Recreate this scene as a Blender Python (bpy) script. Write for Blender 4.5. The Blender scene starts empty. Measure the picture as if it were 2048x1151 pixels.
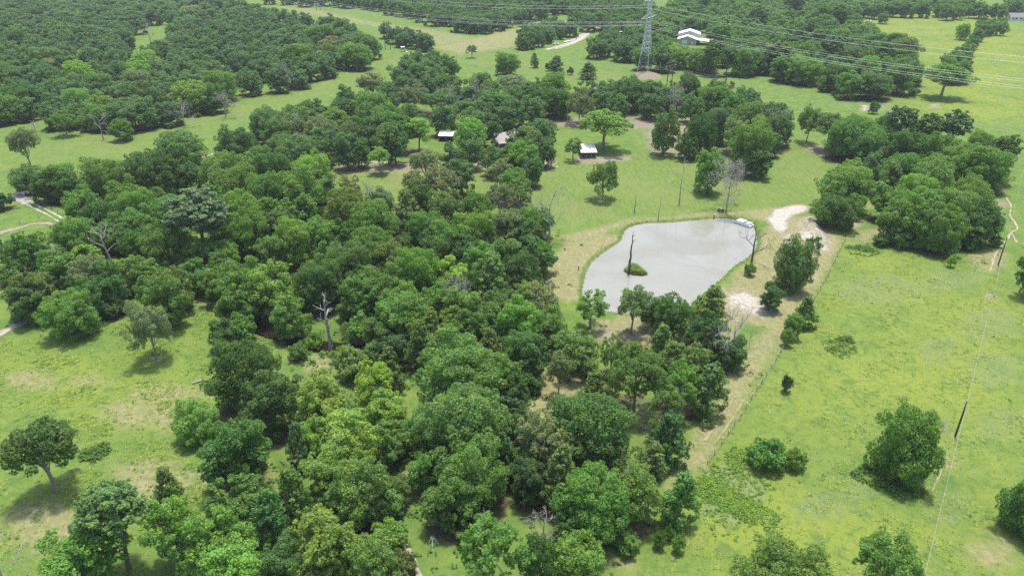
import bpy, math, random
import numpy as np
from mathutils import Vector, Matrix

# ------------------------------------------------------------------ camera, sky, sun, exposure
SC = bpy.context.scene
COL = SC.collection
CAM_H, PITCH, FPX = 90.0, math.radians(27.0), 1436.0      # drone height (m), tilt below the horizon, focal length in photo pixels
cd = bpy.data.cameras.new('camera'); cam = bpy.data.objects.new('camera', cd); COL.objects.link(cam)
cam.location = (0, 0, CAM_H); cam.rotation_euler = (math.pi/2 - PITCH, 0, 0)
cd.sensor_fit = 'HORIZONTAL'; cd.sensor_width = 36.0; cd.lens = FPX/2048*36.0
cd.clip_start = 0.5; cd.clip_end = 20000
SC.camera = cam

SUN_EL, SUN_AZ = math.radians(79), math.radians(20)       # azimuth measured from +Y towards +X: high, behind the scene to the right
sx, sy, sz = math.sin(SUN_AZ)*math.cos(SUN_EL), math.cos(SUN_AZ)*math.cos(SUN_EL), math.sin(SUN_EL)
W = bpy.data.worlds.new('World'); SC.world = W; W.use_nodes = True
nt = W.node_tree; nt.nodes.clear()
sky = nt.nodes.new('ShaderNodeTexSky'); sky.sky_type = 'NISHITA'; sky.sun_disc = False
sky.sun_elevation = SUN_EL; sky.sun_rotation = SUN_AZ; sky.air_density = 1.0; sky.dust_density = 3.0; sky.ozone_density = 1.0
bg = nt.nodes.new('ShaderNodeBackground'); bg.inputs['Strength'].default_value = 0.15
wo = nt.nodes.new('ShaderNodeOutputWorld')
nt.links.new(sky.outputs[0], bg.inputs['Color']); nt.links.new(bg.outputs[0], wo.inputs['Surface'])
sl = bpy.data.lights.new('sun', 'SUN'); sl.energy = 3.0; sl.angle = math.radians(5.0); sl.color = (1.0, 0.96, 0.89)
sun = bpy.data.objects.new('sun', sl); COL.objects.link(sun)
sun.rotation_euler = Vector((sx, sy, sz)).to_track_quat('Z', 'Y').to_euler(); sun.location = (0, 0, 300)
SC.view_settings.view_transform = 'Standard'; SC.view_settings.look = 'None'
SC.view_settings.exposure = 0.76; SC.view_settings.gamma = 1.0; SC.view_settings.use_curve_mapping = False
SC.render.engine = 'CYCLES'
SC.cycles.max_bounces = 6; SC.cycles.diffuse_bounces = 3; SC.cycles.transmission_bounces = 4
SC.cycles.volume_bounces = 0; SC.cycles.caustics_reflective = False; SC.cycles.caustics_refractive = False
SC.cycles.use_denoising = False

# ------------------------------------------------------------------ geometry of the place: from a spot in the photograph to a spot on the land
FW = np.array((0, math.cos(PITCH), -math.sin(PITCH))); UP = np.array((0, math.sin(PITCH), math.cos(PITCH)))
def ray(px, py):
    return FW + np.array((1., 0, 0))*((px-1024)/FPX) + UP*((575.5-py)/FPX)
def G(px, py, z=0.0):
    d = ray(px, py); t = (CAM_H-z)/-d[2]
    return (d[0]*t, d[1]*t)
def depth(x, y, z=0.0):
    return y*FW[1] + (z-CAM_H)*FW[2]
def project(x, y, z):
    t = depth(x, y, z); v = y*UP[1] + (z-CAM_H)*UP[2]
    return 1024 + FPX*x/t, 575.5 - FPX*v/t
def height_at(x, y, py):
    """height over the ground of what shows at photo row py when it stands at distance y"""
    k = (575.5-py)/FPX
    d1 = FW[1] + UP[1]*k; d2 = FW[2] + UP[2]*k
    return CAM_H + d2*(y/d1)
def poly(pts, z=0.0):
    return np.array([G(a, b, z) for a, b in pts])

def seg_dist(P, A, B):
    ab = B-A; L = max((ab**2).sum(), 1e-9)
    t = np.clip(((P-A)@ab)/L, 0, 1)
    return np.linalg.norm(P-(A+t[:, None]*ab), axis=1)
def inside(P, V):
    x, y = P[:, 0], P[:, 1]; r = np.zeros(len(P), bool); j = len(V)-1
    for i in range(len(V)):
        xi, yi = V[i]; xj, yj = V[j]
        c = ((yi > y) != (yj > y)) & (x < (xj-xi)*(y-yi)/(yj-yi+1e-12)+xi)
        r ^= c; j = i
    return r
def sdf_poly(P, V):
    d = np.full(len(P), 1e9)
    for i in range(len(V)):
        d = np.minimum(d, seg_dist(P, V[i-1], V[i]))
    return np.where(inside(P, V), -d, d)
def sdf_line(P, V):
    d = np.full(len(P), 1e9)
    for i in range(len(V)-1):
        d = np.minimum(d, seg_dist(P, V[i], V[i+1]))
    return d
def smooth_closed(V, n=4):
    out = []; m = len(V)
    for i in range(m):
        p0, p1, p2, p3 = V[i-1], V[i], V[(i+1) % m], V[(i+2) % m]
        for k in range(n):
            t = k/n
            out.append(0.5*((2*p1)+(-p0+p2)*t+(2*p0-5*p1+4*p2-p3)*t*t+(-p0+3*p1-3*p2+p3)*t**3))
    return np.array(out)
def smooth_open(V, n=6):
    V = np.asarray(V, float); m = len(V); out = []
    for i in range(m-1):
        p0, p1, p2, p3 = V[max(i-1, 0)], V[i], V[i+1], V[min(i+2, m-1)]
        for k in range(n):
            t = k/n
            out.append(0.5*((2*p1)+(-p0+p2)*t+(2*p0-5*p1+4*p2-p3)*t*t+(-p0+3*p1-3*p2+p3)*t**3))
    out.append(V[-1]); return np.array(out)

WATER_Z = -0.45
POND = smooth_closed(poly([(1165,590),(1166,570),(1172,545),(1186,522),(1210,503),(1240,483),(1247,466),(1258,455),(1290,447),(1340,445),(1385,441),(1430,437),
                           (1470,438),(1498,446),(1510,460),(1514,480),(1510,500),(1496,514),(1468,532),(1440,560),(1412,582),(1385,606),(1372,618),(1330,625),
                           (1262,628),(1215,622),(1180,606)], WATER_Z))
ISLAND = smooth_closed(poly([(1249,540),(1258,531),(1271,528),(1282,536),(1295,548),(1285,551),(1270,550),(1256,547)], WATER_Z))
CREEK = smooth_open([G(a, b, -1) for a, b in [(1000,440),(920,440),(850,470),(820,500),(700,560),(560,610),(500,640),(560,668),(610,685),(660,690),(705,694),(735,712),
                     (748,740),(740,790),(742,840),(745,885),(735,925),(740,990),(735,1040),(722,1075),(700,1120),(690,1200)]])
CREEK2 = smooth_open([G(a, b, -1) for a, b in [(-60,430),(0,405),(25,397),(60,380),(180,420),(262,505),(330,520),(440,525),(500,560),(520,630)]])
MOUND = smooth_closed(poly([(1592,442),(1615,430),(1640,440),(1655,462),(1668,488),(1650,498),(1622,480),(1600,462)]))
TOWERPAD = smooth_closed(poly([(1268,146),(1292,141),(1318,147),(1326,155),(1300,163),(1274,160)]))
def ss(a, b, x):
    t = np.clip((x-a)/(b-a), 0, 1); return t*t*(3-2*t)
def terrain(P):
    P = np.atleast_2d(np.asarray(P, float)); x, y = P[:, 0], P[:, 1]
    h = 0.10*np.sin(x*.21+1.3*np.sin(y*.13))+0.09*np.sin(y*.27+1.7*np.sin(x*.11)) + 0.05*np.sin(x*.83+y*.61)+0.04*np.sin(x*.57-y*.97)
    near = (x > -150) & (x < 170) & (y > 60) & (y < 320)
    if near.any():
        Q = P[near]; hh = h[near]
        d = sdf_poly(Q, POND); di = sdf_poly(Q, ISLAND)
        bank = WATER_Z + np.clip(d*.30, -1.6, 1.2)
        w = 1-ss(2.0, 9.0, d); hh = hh*(1-w) + np.minimum(bank, 0.35+hh)*w
        hh = np.where(di < 3, np.maximum(hh, WATER_Z+np.clip(-di*.35, -1.2, .5)), hh)
        dm = sdf_poly(Q, MOUND); hh = hh + 2.6*ss(0, 6.5, -dm)*(1+.15*np.sin(Q[:, 0]*1.1)*np.sin(Q[:, 1]*.9))
        h[near] = hh
    nc = (x > -330) & (x < 30) & (y > 40) & (y < 330)
    if nc.any():
        Q = P[nc]
        d = np.minimum(sdf_line(Q, CREEK), sdf_line(Q, CREEK2))
        h[nc] -= 2.1*(1-ss(1.2, 6.5, d))
    nt_ = (x > 60) & (x < 140) & (y > 400) & (y < 560)
    if nt_.any():
        h[nt_] += 1.2*ss(0, 5, -sdf_poly(P[nt_], TOWERPAD))
    return h
def H(x, y): return float(terrain([(x, y)])[0])

# ------------------------------------------------------------------ helpers: meshes, objects, labels
def np_mesh(name, verts, quads=None, tris=None):
    me = bpy.data.meshes.new(name); verts = np.ascontiguousarray(verts, np.float32)
    nq = 0 if quads is None else len(quads); n3 = 0 if tris is None else len(tris)
    me.vertices.add(len(verts)); me.vertices.foreach_set('co', verts.ravel())
    idx = []; start = []; c = 0
    if nq: idx.append(np.asarray(quads, np.int32).ravel()); start.append(np.arange(nq)*4); c = nq*4
    if n3: idx.append(np.asarray(tris, np.int32).ravel()); start.append(c+np.arange(n3)*3)
    idx = np.concatenate(idx); start = np.concatenate(start).astype(np.int32)
    me.loops.add(len(idx)); me.loops.foreach_set('vertex_index', idx)
    me.polygons.add(nq+n3); me.polygons.foreach_set('loop_start', start)
    me.update(calc_edges=True); me.validate(); return me
class MB:
    """collects boxes, bars, tubes and prisms; build() links them as one mesh"""
    def __init__(s): s.v = []; s.f = []
    def add(s, vs, fs):
        b = len(s.v); s.v += [tuple(map(float, v)) for v in vs]; s.f += [tuple(b+i for i in f) for f in fs]; return s
    def box(s, c, d, rz=0.0, bev=0.0):
        cx, cy, cz = c; a, b, h = d[0]/2, d[1]/2, d[2]/2; cs, sn = math.cos(rz), math.sin(rz)
        def q(x, y, z): return (cx+x*cs-y*sn, cy+x*sn+y*cs, cz+z)
        if bev <= 0:
            vs = [q(x, y, z) for z in (-h, h) for x, y in ((-a, -b), (a, -b), (a, b), (-a, b))]
            return s.add(vs, [(3,2,1,0),(4,5,6,7),(0,1,5,4),(1,2,6,5),(2,3,7,6),(3,0,4,7)])
        e = min(bev, a*.9, b*.9, h*.9); rings = []
        for z, k in ((-h, e), (-h+e, 0), (h-e, 0), (h, e)):
            rings.append([q(x, y, z) for x, y in ((-a+e, -b+k), (a-e, -b+k), (a-k, -b+e), (a-k, b-e), (a-e, b-k), (-a+e, b-k), (-a+k, b-e), (-a+k, -b+e))])
        return s.loft(rings)
    def loft(s, rings, cap=True):
        n = len(rings[0]); vs = [v for r in rings for v in r]; fs = []
        for i in range(len(rings)-1):
            for j in range(n):
                fs.append((i*n+j, i*n+(j+1) % n, (i+1)*n+(j+1) % n, (i+1)*n+j))
        if cap: fs.append(tuple(range(n-1, -1, -1))); fs.append(tuple((len(rings)-1)*n+j for j in range(n)))
        return s.add(vs, fs)
    def tube(s, pts, radii, n=6, cap=True):
        pts = [Vector(p) for p in pts]
        if not hasattr(radii, '__len__'): radii = [radii]*len(pts)
        rings = []; prev = None
        for i, p in enumerate(pts):
            t = (pts[min(i+1, len(pts)-1)]-pts[max(i-1, 0)])
            if t.length < 1e-9: t = Vector((0, 0, 1))
            t.normalize()
            if prev is None:
                ref = Vector((1, 0, 0)) if abs(t.x) < .8 else Vector((0, 1, 0)); u = t.cross(ref).normalized()
            else:
                u = (prev-t*prev.dot(t)); u = u.normalized() if u.length > 1e-6 else t.orthogonal().normalized()
            prev = u; w = t.cross(u)
            rings.append([tuple(p+(u*math.cos(2*math.pi*k/n)+w*math.sin(2*math.pi*k/n))*radii[i]) for k in range(n)])
        return s.loft(rings, cap)
    def bar(s, a, b, r, n=4): return s.tube([a, b], r, n)
    def sheet(s, quad, t):
        a, b, c, d = [Vector(q) for q in quad]; nrm = (b-a).cross(d-a).normalized()*t
        vs = [a, b, c, d, a-nrm, b-nrm, c-nrm, d-nrm]
        return s.add(vs, [(0,1,2,3),(7,6,5,4),(1,0,4,5),(2,1,5,6),(3,2,6,7),(0,3,7,4)])
    def build(s, name, mat, parent=None, smooth=False):
        me = bpy.data.meshes.new(name); me.from_pydata(s.v, [], s.f); me.update()
        return link(name, me, mat, parent, smooth)
def link(name, me, mat, parent=None, smooth=False):
    o = bpy.data.objects.new(name, me); COL.objects.link(o)
    if mat is not None and not me.materials: me.materials.append(mat)
    if smooth: me.polygons.foreach_set('use_smooth', [True]*len(me.polygons))
    if parent: o.parent = parent
    return o
USED = set()
def tag(o, label, cat, group=None):
    o['label'] = label; o['category'] = cat; USED.add(label)
    if group: o['group'] = group
    return o
def thing(name, label, cat, loc=(0, 0, 0), rz=0.0, group=None):
    o = bpy.data.objects.new(name, None); COL.objects.link(o); o.empty_display_size = .5
    o.location = loc; o.rotation_euler = (0, 0, rz)
    return tag(o, label, cat, group)
def structure(o): o['kind'] = 'structure'; return o
def stuff(o, label=None, cat=None):
    o['kind'] = 'stuff'
    if label: o['label'] = label
    if cat: o['category'] = cat
    return o

# ------------------------------------------------------------------ materials
def new_mat(name):
    m = bpy.data.materials.new(name); m.use_nodes = True; n = m.node_tree; n.nodes.clear()
    out = n.nodes.new('ShaderNodeOutputMaterial'); return m, n, out
def nd(n, t, **kw):
    x = n.nodes.new(t)
    for k, v in kw.items():
        if k == 'inp':
            for a, b in v.items(): x.inputs[a].default_value = b
        else: setattr(x, k, v)
    return x
def mixc(n, fac, a, b, mode='MIX'):
    m = n.nodes.new('ShaderNodeMix'); m.data_type = 'RGBA'; m.blend_type = mode
    for s, v in ((0, fac), (6, a), (7, b)):
        if hasattr(v, 'default_value') or isinstance(v, bpy.types.NodeSocket): n.links.new(v, m.inputs[s])
        else: m.inputs[s].default_value = v if s == 0 else (*v, 1) if len(v) == 3 else v
    return m.outputs[2]
def mth(n, op, a, b=None, c=None, clamp=False):
    m = n.nodes.new('ShaderNodeMath'); m.operation = op; m.use_clamp = clamp
    for i, v in enumerate((a, b, c)):
        if v is None: continue
        if isinstance(v, bpy.types.NodeSocket): n.links.new(v, m.inputs[i])
        else: m.inputs[i].default_value = v
    return m.outputs[0]
def ramp(n, val, lo, hi):
    m = n.nodes.new('ShaderNodeMapRange'); m.interpolation_type = 'SMOOTHSTEP'
    n.links.new(val, m.inputs[0]); m.inputs[1].default_value = lo; m.inputs[2].default_value = hi
    return m.outputs[0]
def noise(n, vec, scale, detail=4, rough=.6, dist=0.0):
    t = nd(n, 'ShaderNodeTexNoise', inp={'Scale': scale, 'Detail': detail, 'Roughness': rough, 'Distortion': dist})
    if vec is not None: n.links.new(vec, t.inputs['Vector'])
    return t.outputs['Fac']
def coords(n, obj=False):
    if obj: return n.nodes.new('ShaderNodeTexCoord').outputs['Object']
    return n.nodes.new('ShaderNodeNewGeometry').outputs['Position']

def simple_mat(name, col, rough=.8, metal=0.0, var=.25, scale=1.5, bump=0.0, spec=.3, obj=True):
    m, n, out = new_mat(name); p = coords(n, obj)
    f = noise(n, p, scale, 5, .65)
    c = mixc(n, ramp(n, f, .3, .7), tuple(v*(1-var) for v in col), tuple(min(1, v*(1+var)) for v in col))
    b = nd(n, 'ShaderNodeBsdfPrincipled', inp={'Roughness': rough, 'Metallic': metal, 'Specular IOR Level': spec})
    n.links.new(c, b.inputs['Base Color'])
    if bump:
        bp = nd(n, 'ShaderNodeBump', inp={'Strength': bump, 'Distance': .05}); n.links.new(noise(n, p, scale*6, 4), bp.inputs['Height']); n.links.new(bp.outputs[0], b.inputs['Normal'])
    n.links.new(b.outputs[0], out.inputs[0]); return m

def leaf_mat(name, transl=.46, warm=(1.25, 1.12, .75)):
    """leaf colour from the tree's own object colour, every leaf spray a little different"""
    m, n, out = new_mat(name)
    oi = n.nodes.new('ShaderNodeObjectInfo'); ge = n.nodes.new('ShaderNodeNewGeometry')
    rpi = ge.outputs['Random Per Island']
    k = nd(n, 'ShaderNodeMapRange', inp={3: .68, 4: 1.36}); n.links.new(rpi, k.inputs[0])
    cc = n.nodes.new('ShaderNodeVectorMath'); cc.operation = 'SCALE'; n.links.new(oi.outputs['Color'], cc.inputs[0]); n.links.new(k.outputs[0], cc.inputs['Scale'])
    # every tree leans a little to olive, fresh or bluish green; sprays drift towards yellow
    cr = n.nodes.new('ShaderNodeValToRGB'); e = cr.color_ramp.elements; e[0].position = 0; e[0].color = (.80, .86, .92, 1); e[1].position = 1; e[1].color = (1.12, 1.16, .90, 1)
    for p_, c_ in ((.22, (.92, .96, .92)), (.45, (1.0, 1.0, 1.0)), (.62, (1.05, 1.12, 1.0)), (.80, (1.00, 1.00, 1.22))):
        x_ = e.new(p_); x_.color = (*c_, 1)
    n.links.new(oi.outputs['Random'], cr.inputs[0])
    c2 = n.nodes.new('ShaderNodeVectorMath'); c2.operation = 'MULTIPLY'; n.links.new(cc.outputs[0], c2.inputs[0]); n.links.new(cr.outputs[0], c2.inputs[1])
    nz = noise(n, ge.outputs['Position'], .35, 3, .6)
    w = mixc(n, ramp(n, nz, .42, .72), (1, 1, 1), warm)
    c3 = n.nodes.new('ShaderNodeVectorMath'); c3.operation = 'MULTIPLY'; n.links.new(c2.outputs[0], c3.inputs[0]); n.links.new(w, c3.inputs[1])
    b = nd(n, 'ShaderNodeBsdfPrincipled', inp={'Roughness': .55, 'Specular IOR Level': .25}); n.links.new(c3.outputs[0], b.inputs['Base Color'])
    tr = n.nodes.new('ShaderNodeBsdfTranslucent')
    tc = n.nodes.new('ShaderNodeVectorMath'); tc.operation = 'MULTIPLY'; n.links.new(c3.outputs[0], tc.inputs[0]); tc.inputs[1].default_value = (1.25, 1.25, .55)
    n.links.new(tc.outputs[0], tr.inputs['Color'])
    mx = nd(n, 'ShaderNodeMixShader', inp={0: transl}); n.links.new(b.outputs[0], mx.inputs[1]); n.links.new(tr.outputs[0], mx.inputs[2])
    n.links.new(mx.outputs[0], out.inputs[0]); return m
M = {}
M['leaf'] = leaf_mat('leaf'); M['needle'] = leaf_mat('needle', .30, (1.2, 1.08, .8))
M['bark'] = simple_mat('bark', (.13, .105, .085), .9, scale=2.5, bump=.5)
M['grey_bark'] = simple_mat('grey_bark', (.25, .23, .21), .9, scale=2.2, bump=.4)
M['pale_bark'] = simple_mat('pale_bark', (.36, .33, .30), .9, scale=2.0, bump=.4)
M['dead_wood'] = simple_mat('dead_wood', (.31, .29, .27), .9, scale=1.6, var=.35, bump=.4)
M['dark_snag'] = simple_mat('dark_snag', (.10, .08, .07), .9, scale=1.2, var=.5, bump=.4)
M['twig'] = simple_mat('twig', (.33, .31, .285), .9, scale=1.0)
M['steel'] = simple_mat('steel', (.62, .64, .65), .5, .35, scale=.8, var=.15)
M['wire'] = simple_mat('wire', (.44, .46, .45), .5, .3, scale=.3, var=.05)
M['pole_wood'] = simple_mat('pole_wood', (.075, .055, .045), .9, scale=2.0, var=.35, bump=.3)
M['grey_wood'] = simple_mat('grey_wood', (.27, .25, .225), .9, scale=2.5, bump=.3)
M['insulator'] = simple_mat('insulator', (.62, .63, .62), .35, scale=4)
M['white_metal'] = simple_mat('white_metal', (.78, .78, .77), .45, .0, scale=.6, var=.06)
M['grey_wall'] = simple_mat('grey_wall', (.40, .385, .37), .7, scale=.7, var=.12)
M['beige_wall'] = simple_mat('beige_wall', (.50, .46, .40), .7, scale=.7, var=.12)
M['white_wall'] = simple_mat('white_wall', (.74, .74, .73), .6, scale=.9, var=.06)
M['shingle'] = simple_mat('shingle', (.33, .30, .285), .85, scale=3, var=.25, bump=.3)
M['dark_shingle'] = simple_mat('dark_shingle', (.20, .195, .20), .85, scale=3, var=.25, bump=.3)
M['screen'] = simple_mat('screen', (.035, .036, .05), .6, scale=2)
M['glass'] = simple_mat('glass', (.04, .05, .06), .1, scale=2, spec=.6)
M['brown_wood'] = simple_mat('brown_wood', (.16, .10, .065), .85, scale=2, var=.3)
M['concrete'] = simple_mat('concrete', (.27, .26, .25), .85, scale=1.2, var=.2, bump=.3)
M['black_rubber'] = simple_mat('black_rubber', (.02, .02, .021), .8)
M['dark_paint'] = simple_mat('dark_paint', (.035, .042, .05), .35, spec=.5)
M['galvanised'] = simple_mat('galvanised', (.60, .62, .61), .4, .4, scale=3, var=.12)
M['boat_white'] = simple_mat('boat_white', (.80, .81, .82), .35, scale=1.5, var=.06)
M['aluminium'] = simple_mat('aluminium', (.62, .64, .66), .35, .6, scale=1.5, var=.1)
M['canvas'] = simple_mat('canvas', (.66, .68, .70), .8, scale=2.5, var=.15)
M['skin'] = simple_mat('skin', (.48, .30, .22), .6)
M['cloth_dark'] = simple_mat('cloth_dark', (.022, .021, .025), .9, scale=12)
M['cloth_pale'] = simple_mat('cloth_pale', (.55, .54, .50), .9, scale=12)
M['cloth_grey'] = simple_mat('cloth_grey', (.30, .33, .36), .9, scale=12)
M['straw'] = simple_mat('straw', (.72, .69, .58), .9, scale=20)

# ------------------------------------------------------------------ the trees: where each one stands, how wide and tall it is (positions only; built further down)
RNG = np.random.default_rng(7)
TREES = []      # dicts: x, y, w (crown width, m), h (m), kind, tone, where, label
TONE = {0: (0.099, 0.194, 0.055), 1: (0.156, 0.281, 0.070), 2: (0.216, 0.361, 0.088), 3: (0.259, 0.385, 0.094), 4: (0.123, 0.220, 0.095), 5: (0.136, 0.244, 0.086),
        6: (0.165, 0.249, 0.066), 7: (0.374, 0.220, 0.088), 8: (0.209, 0.275, 0.138)}
TWORD = {0: 'dark green', 1: 'mid green', 2: 'light green', 3: 'yellow-green', 4: 'bluish green', 5: 'dull green', 6: 'olive', 7: 'rusty brown', 8: 'grey-green'}
HF = {'o': lambda w: min(16, 2.6+.86*w), 'l': lambda w: min(16, 3.5+.95*w), 'c': lambda w: min(14, 2.2+1.45*w), 'p': lambda w: min(23, 9+1.05*w), 'b': lambda w: .75*w+.3,
      'd': lambda w: min(14, 3.5+.9*w), 'y': lambda w: min(16, 3+.95*w), 'h': lambda w: min(15, 4.5+.85*w), 'r': lambda w: .85*w+1}
ZC = {'o': .60, 'l': .62, 'c': .52, 'p': .74, 'b': .5, 'd': .6, 'y': .6, 'h': .68, 'r': .5}
def crown(cx, cy, w, kind='o', tone=1, where='', label=None):
    """a tree known by the crown it shows: centre and width in the photograph"""
    z = 6.0
    for _ in range(6):
        x, y = G(cx, cy, z); wm = w*depth(x, y, z)/FPX; h = HF[kind](wm); z = ZC[kind]*h
    TREES.append(dict(x=x, y=y, w=wm, h=h, kind=kind, tone=tone, where=where, label=label))
def based(bx, by, w, top, kind='o', tone=1, where='', label=None, bare=None):
    """a tree whose foot shows: foot, crown width and top row in the photograph"""
    x, y = G(bx, by); h = max(1.0, height_at(x, y, top)); wm = w*depth(x, y, h*.6)/FPX
    TREES.append(dict(x=x, y=y, w=wm, h=h, kind=kind, tone=tone, where=where, label=label, bare=bare))
def rows(txt, where):
    for ln in txt.strip().split(';'):
        a = ln.split()
        if len(a) < 3: continue
        crown(float(a[0]), float(a[1]), float(a[2]), a[3] if len(a) > 3 else 'o', int(a[4]) if len(a) > 4 else 1, where)

# creek wood, left part
rows('''115 345 85 o 1;48 350 56 o 1;92 360 70 o 0;135 366 60 o 0;2 402 44 b 0;205 357 98 o 1;297 345 100 o 0;250 392 78 o 1;355 303 112 o 5;378 345 52 o 1;
272 412 84 o 1;190 426 80 o 0;302 398 66 o 1;232 452 80 o 1;150 468 96 o 1;278 442 82 o 1;58 498 84 o 0;332 488 92 o 1;270 480 66 o 0;172 524 74 o 2;300 545 66 b 2;262 532 78 o 1;
342 572 82 o 6;215 568 84 o 0;178 545 84 l 8;335 430 80 o 1;390 500 80 o 1;445 470 80 o 0;420 410 70 o 1;330 340 70 o 0;160 395 70 o 1;60 578 90 o 6;20 548 52 b 1;110 528 74 o 1;15 500 44 o 1;
440 535 60 o 1;395 545 70 o 1;300 580 60 o 1;225 610 60 b 0''', 'in the creek wood')
based(63,338,62,255,'h',8,'', 'thin grey-green tree with pale trunk alone in the upper left meadow', 1)
based(155,668,108,585,'o',1,'', 'round oak beside the pale dirt track at the left edge')
based(72,640,100,565,'o',0,'', 'dark oak shading the end of the pale dirt track at the left edge')
based(345,655,80,548,'o',1,'', 'oak at the upper right corner of the left meadow, behind the loose oak')
based(313,718,104,598,'l',8,'', 'loose grey-green oak standing in the left meadow with a round shadow')
based(190,640,70,560,'o',0,'', 'dark oak at the wood edge behind the round oak, upper left meadow')
# creek wood, upper and middle part
rows('''470 287 84 o 5;445 342 82 o 2;492 332 64 o 2;470 368 108 o 1;540 342 76 o 0;592 305 112 o 4;635 300 60 o 0;625 348 82 o 2;560 292 72 o 5;520 312 70 o 1;602 372 112 o 1;642 366 56 o 0;
530 388 82 o 1;482 422 92 o 1;560 424 78 o 1;612 434 72 c 6;500 458 88 o 1;590 476 96 o 2;545 502 64 o 1;642 470 82 o 1;690 425 100 o 6;700 388 60 l 8;742 442 108 o 1;792 468 72 o 0;740 492 92 o 1;
702 522 98 o 1;780 512 74 o 1;850 442 82 o 1;902 472 92 o 1;862 502 74 o 0;812 422 66 c 6;835 392 60 o 0;760 400 70 o 8;545 558 112 y 3;482 540 108 o 1;470 588 92 o 1;432 560 70 o 1;575 618 78 y 2;
640 560 100 o 0;692 548 66 o 0;622 536 70 o 1;762 562 108 o 1;832 542 100 o 1;802 602 98 o 1;722 592 82 o 1;902 545 74 o 3;962 522 84 o 1;932 496 72 o 0;1010 505 78 o 1;985 562 84 c 1;1042 548 92 o 0;
872 592 76 o 1;922 612 84 o 2;960 460 84 o 1;1010 450 80 o 8;1045 440 80 l 1;1062 475 74 o 0;1078 505 78 o 0;900 420 76 o 1;955 405 72 l 1;1000 395 66 l 8;1040 385 60 l 1;880 395 66 l 1;1080 440 54 o 1;
660 510 72 o 1;440 500 74 o 1;690 470 70 o 0;560 455 66 o 0;520 430 60 o 0;850 560 70 o 1;1005 595 76 o 1;950 570 70 o 0;1060 590 70 o 1''', 'in the creek wood')
rows('''850 318 72 h 8;880 355 84 l 8;828 362 60 l 8;922 346 58 l 1;942 292 56 h 2;1000 345 62 l 8;1048 308 64 h 1;1088 290 54 h 1;1030 360 66 l 1;948 240 60 h 5;968 250 58 h 2;1006 228 58 o 0;
836 258 64 h 2;800 258 72 h 0;745 215 82 o 1;770 240 70 o 1;690 268 66 o 5;640 262 70 o 8;560 258 76 o 5;600 235 70 o 0;530 250 62 o 8;720 250 60 o 0;1065 335 48 l 8;940 268 70 o 2;1052 272 62 l 8;1086 262 58 l 1;990 312 54 l 8;1022 316 50 l 2;905 310 52 l 1;1040 284 54 l 1''', 'near the grey-roofed house')
for b_ in [(697,338,52,262),(724,336,46,268),(782,332,60,255),(792,329,54,250),(668,318,50,258),(652,316,46,255),(755,300,50,235)]:
    based(*b_, 'h', 5, 'along the sandy drive')
based(762,348,46,296,'h',2,'', 'small light green tree on the lawn below the sandy drive', 1)
# creek wood, lower part
rows('''625 668 44 b 1;598 702 48 b 1;688 708 50 b 2;480 655 72 b 1;445 660 60 o 0;702 718 84 b 2;756 655 82 o 1;792 640 90 o 1;832 642 86 o 1;722 645 66 b 2;862 668 62 c 6;902 652 64 o 2;962 642 92 o 1;982 694 64 c 6;1040 645 100 o 1;1052 705 92 o 0;
750 692 54 o 4;776 730 64 c 6;748 750 98 y 3;490 738 150 o 0;548 795 128 o 0;468 905 136 o 0;640 805 112 y 3;690 852 122 y 3;630 870 80 y 2;770 800 96 o 2;785 882 72 o 2;915 738 176 o 1;992 748 92 o 1;
930 848 206 o 1;856 850 96 o 1;1016 836 84 o 0;596 890 60 c 4;650 930 104 o 2;706 902 72 y 3;722 958 142 y 2;792 972 62 o 1;585 985 84 c 6;640 1070 134 y 3;695 1085 84 o 2;468 1000 124 o 1;440 1082 142 o 1;
474 1146 116 o 2;742 1112 100 o 2;780 1068 74 b 2;802 1128 74 b 6;540 1050 90 c 0;560 1120 100 o 0;945 938 150 o 1;896 995 112 o 1;850 935 74 o 1;1088 885 124 l 8;1180 845 196 o 0;1062 958 80 o 0;1030 905 90 o 0;
1192 992 168 o 6;1264 985 112 o 1;1122 958 84 c 6;1150 1040 90 o 0;1334 820 80 l 1;1362 762 92 l 1;1275 742 140 l 1;1225 702 66 l 1;1376 712 94 o 1;1412 662 80 o 0;1465 700 58 o 0;1345 630 86 o 0;1308 618 58 o 1;
1150 690 100 o 1;1092 650 92 o 1;1085 612 82 l 8;1044 735 74 o 0;1030 782 62 o 0;1040 690 70 o 1;990 620 72 o 1;870 712 70 o 1;905 690 66 o 0;840 690 66 c 6;790 690 56 o 1;''', 'beside the creek below the pond')
based(400,880,100,800,'r',2,'', 'bright green bushy tree at the right edge of the left meadow', 1)
based(1357,1043,84,944,'c',1,'', 'leafy cone-shaped tree standing alone beside the mown fence strip')
based(1330,925,86,828,'c',0,'', 'broad dark cedar at the edge of the mown fence strip')
based(1300,952,64,885,'c',6,'', 'olive cedar leaning against the broad dark cedar by the mown strip')
based(1412,828,88,728,'c',5,'', 'wide dull green cedar along the mown fence strip below the pond')
based(1188,818,72,742,'c',6,'', 'olive cedar in front of the loose oak, over brown leaf litter')
based(1322,716,56,648,'c',6,'', 'small olive cedar standing on bare ground below the pond')
based(1416,650,74,572,'c',6,'', 'tall olive cedar at the lower right shore of the pond')
based(1117,790,52,708,'h',8,'', 'slim grey-green young oak over brown leaf litter', 1)
based(1262,668,72,574,'h',8,'', 'tall open oak with dark trunk in front of the pond water', 1)
based(1180,655,84,582,'l',2,'', 'spreading light green oak at the lower left shore of the pond')
based(258,1138,136,972,'p',5,'', 'pine with long bare trunk and round crown, lower left corner', 1)
based(363,1122,112,998,'y',2,'', 'bright green tree with short pale trunk right of the lower left pine')
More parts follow.
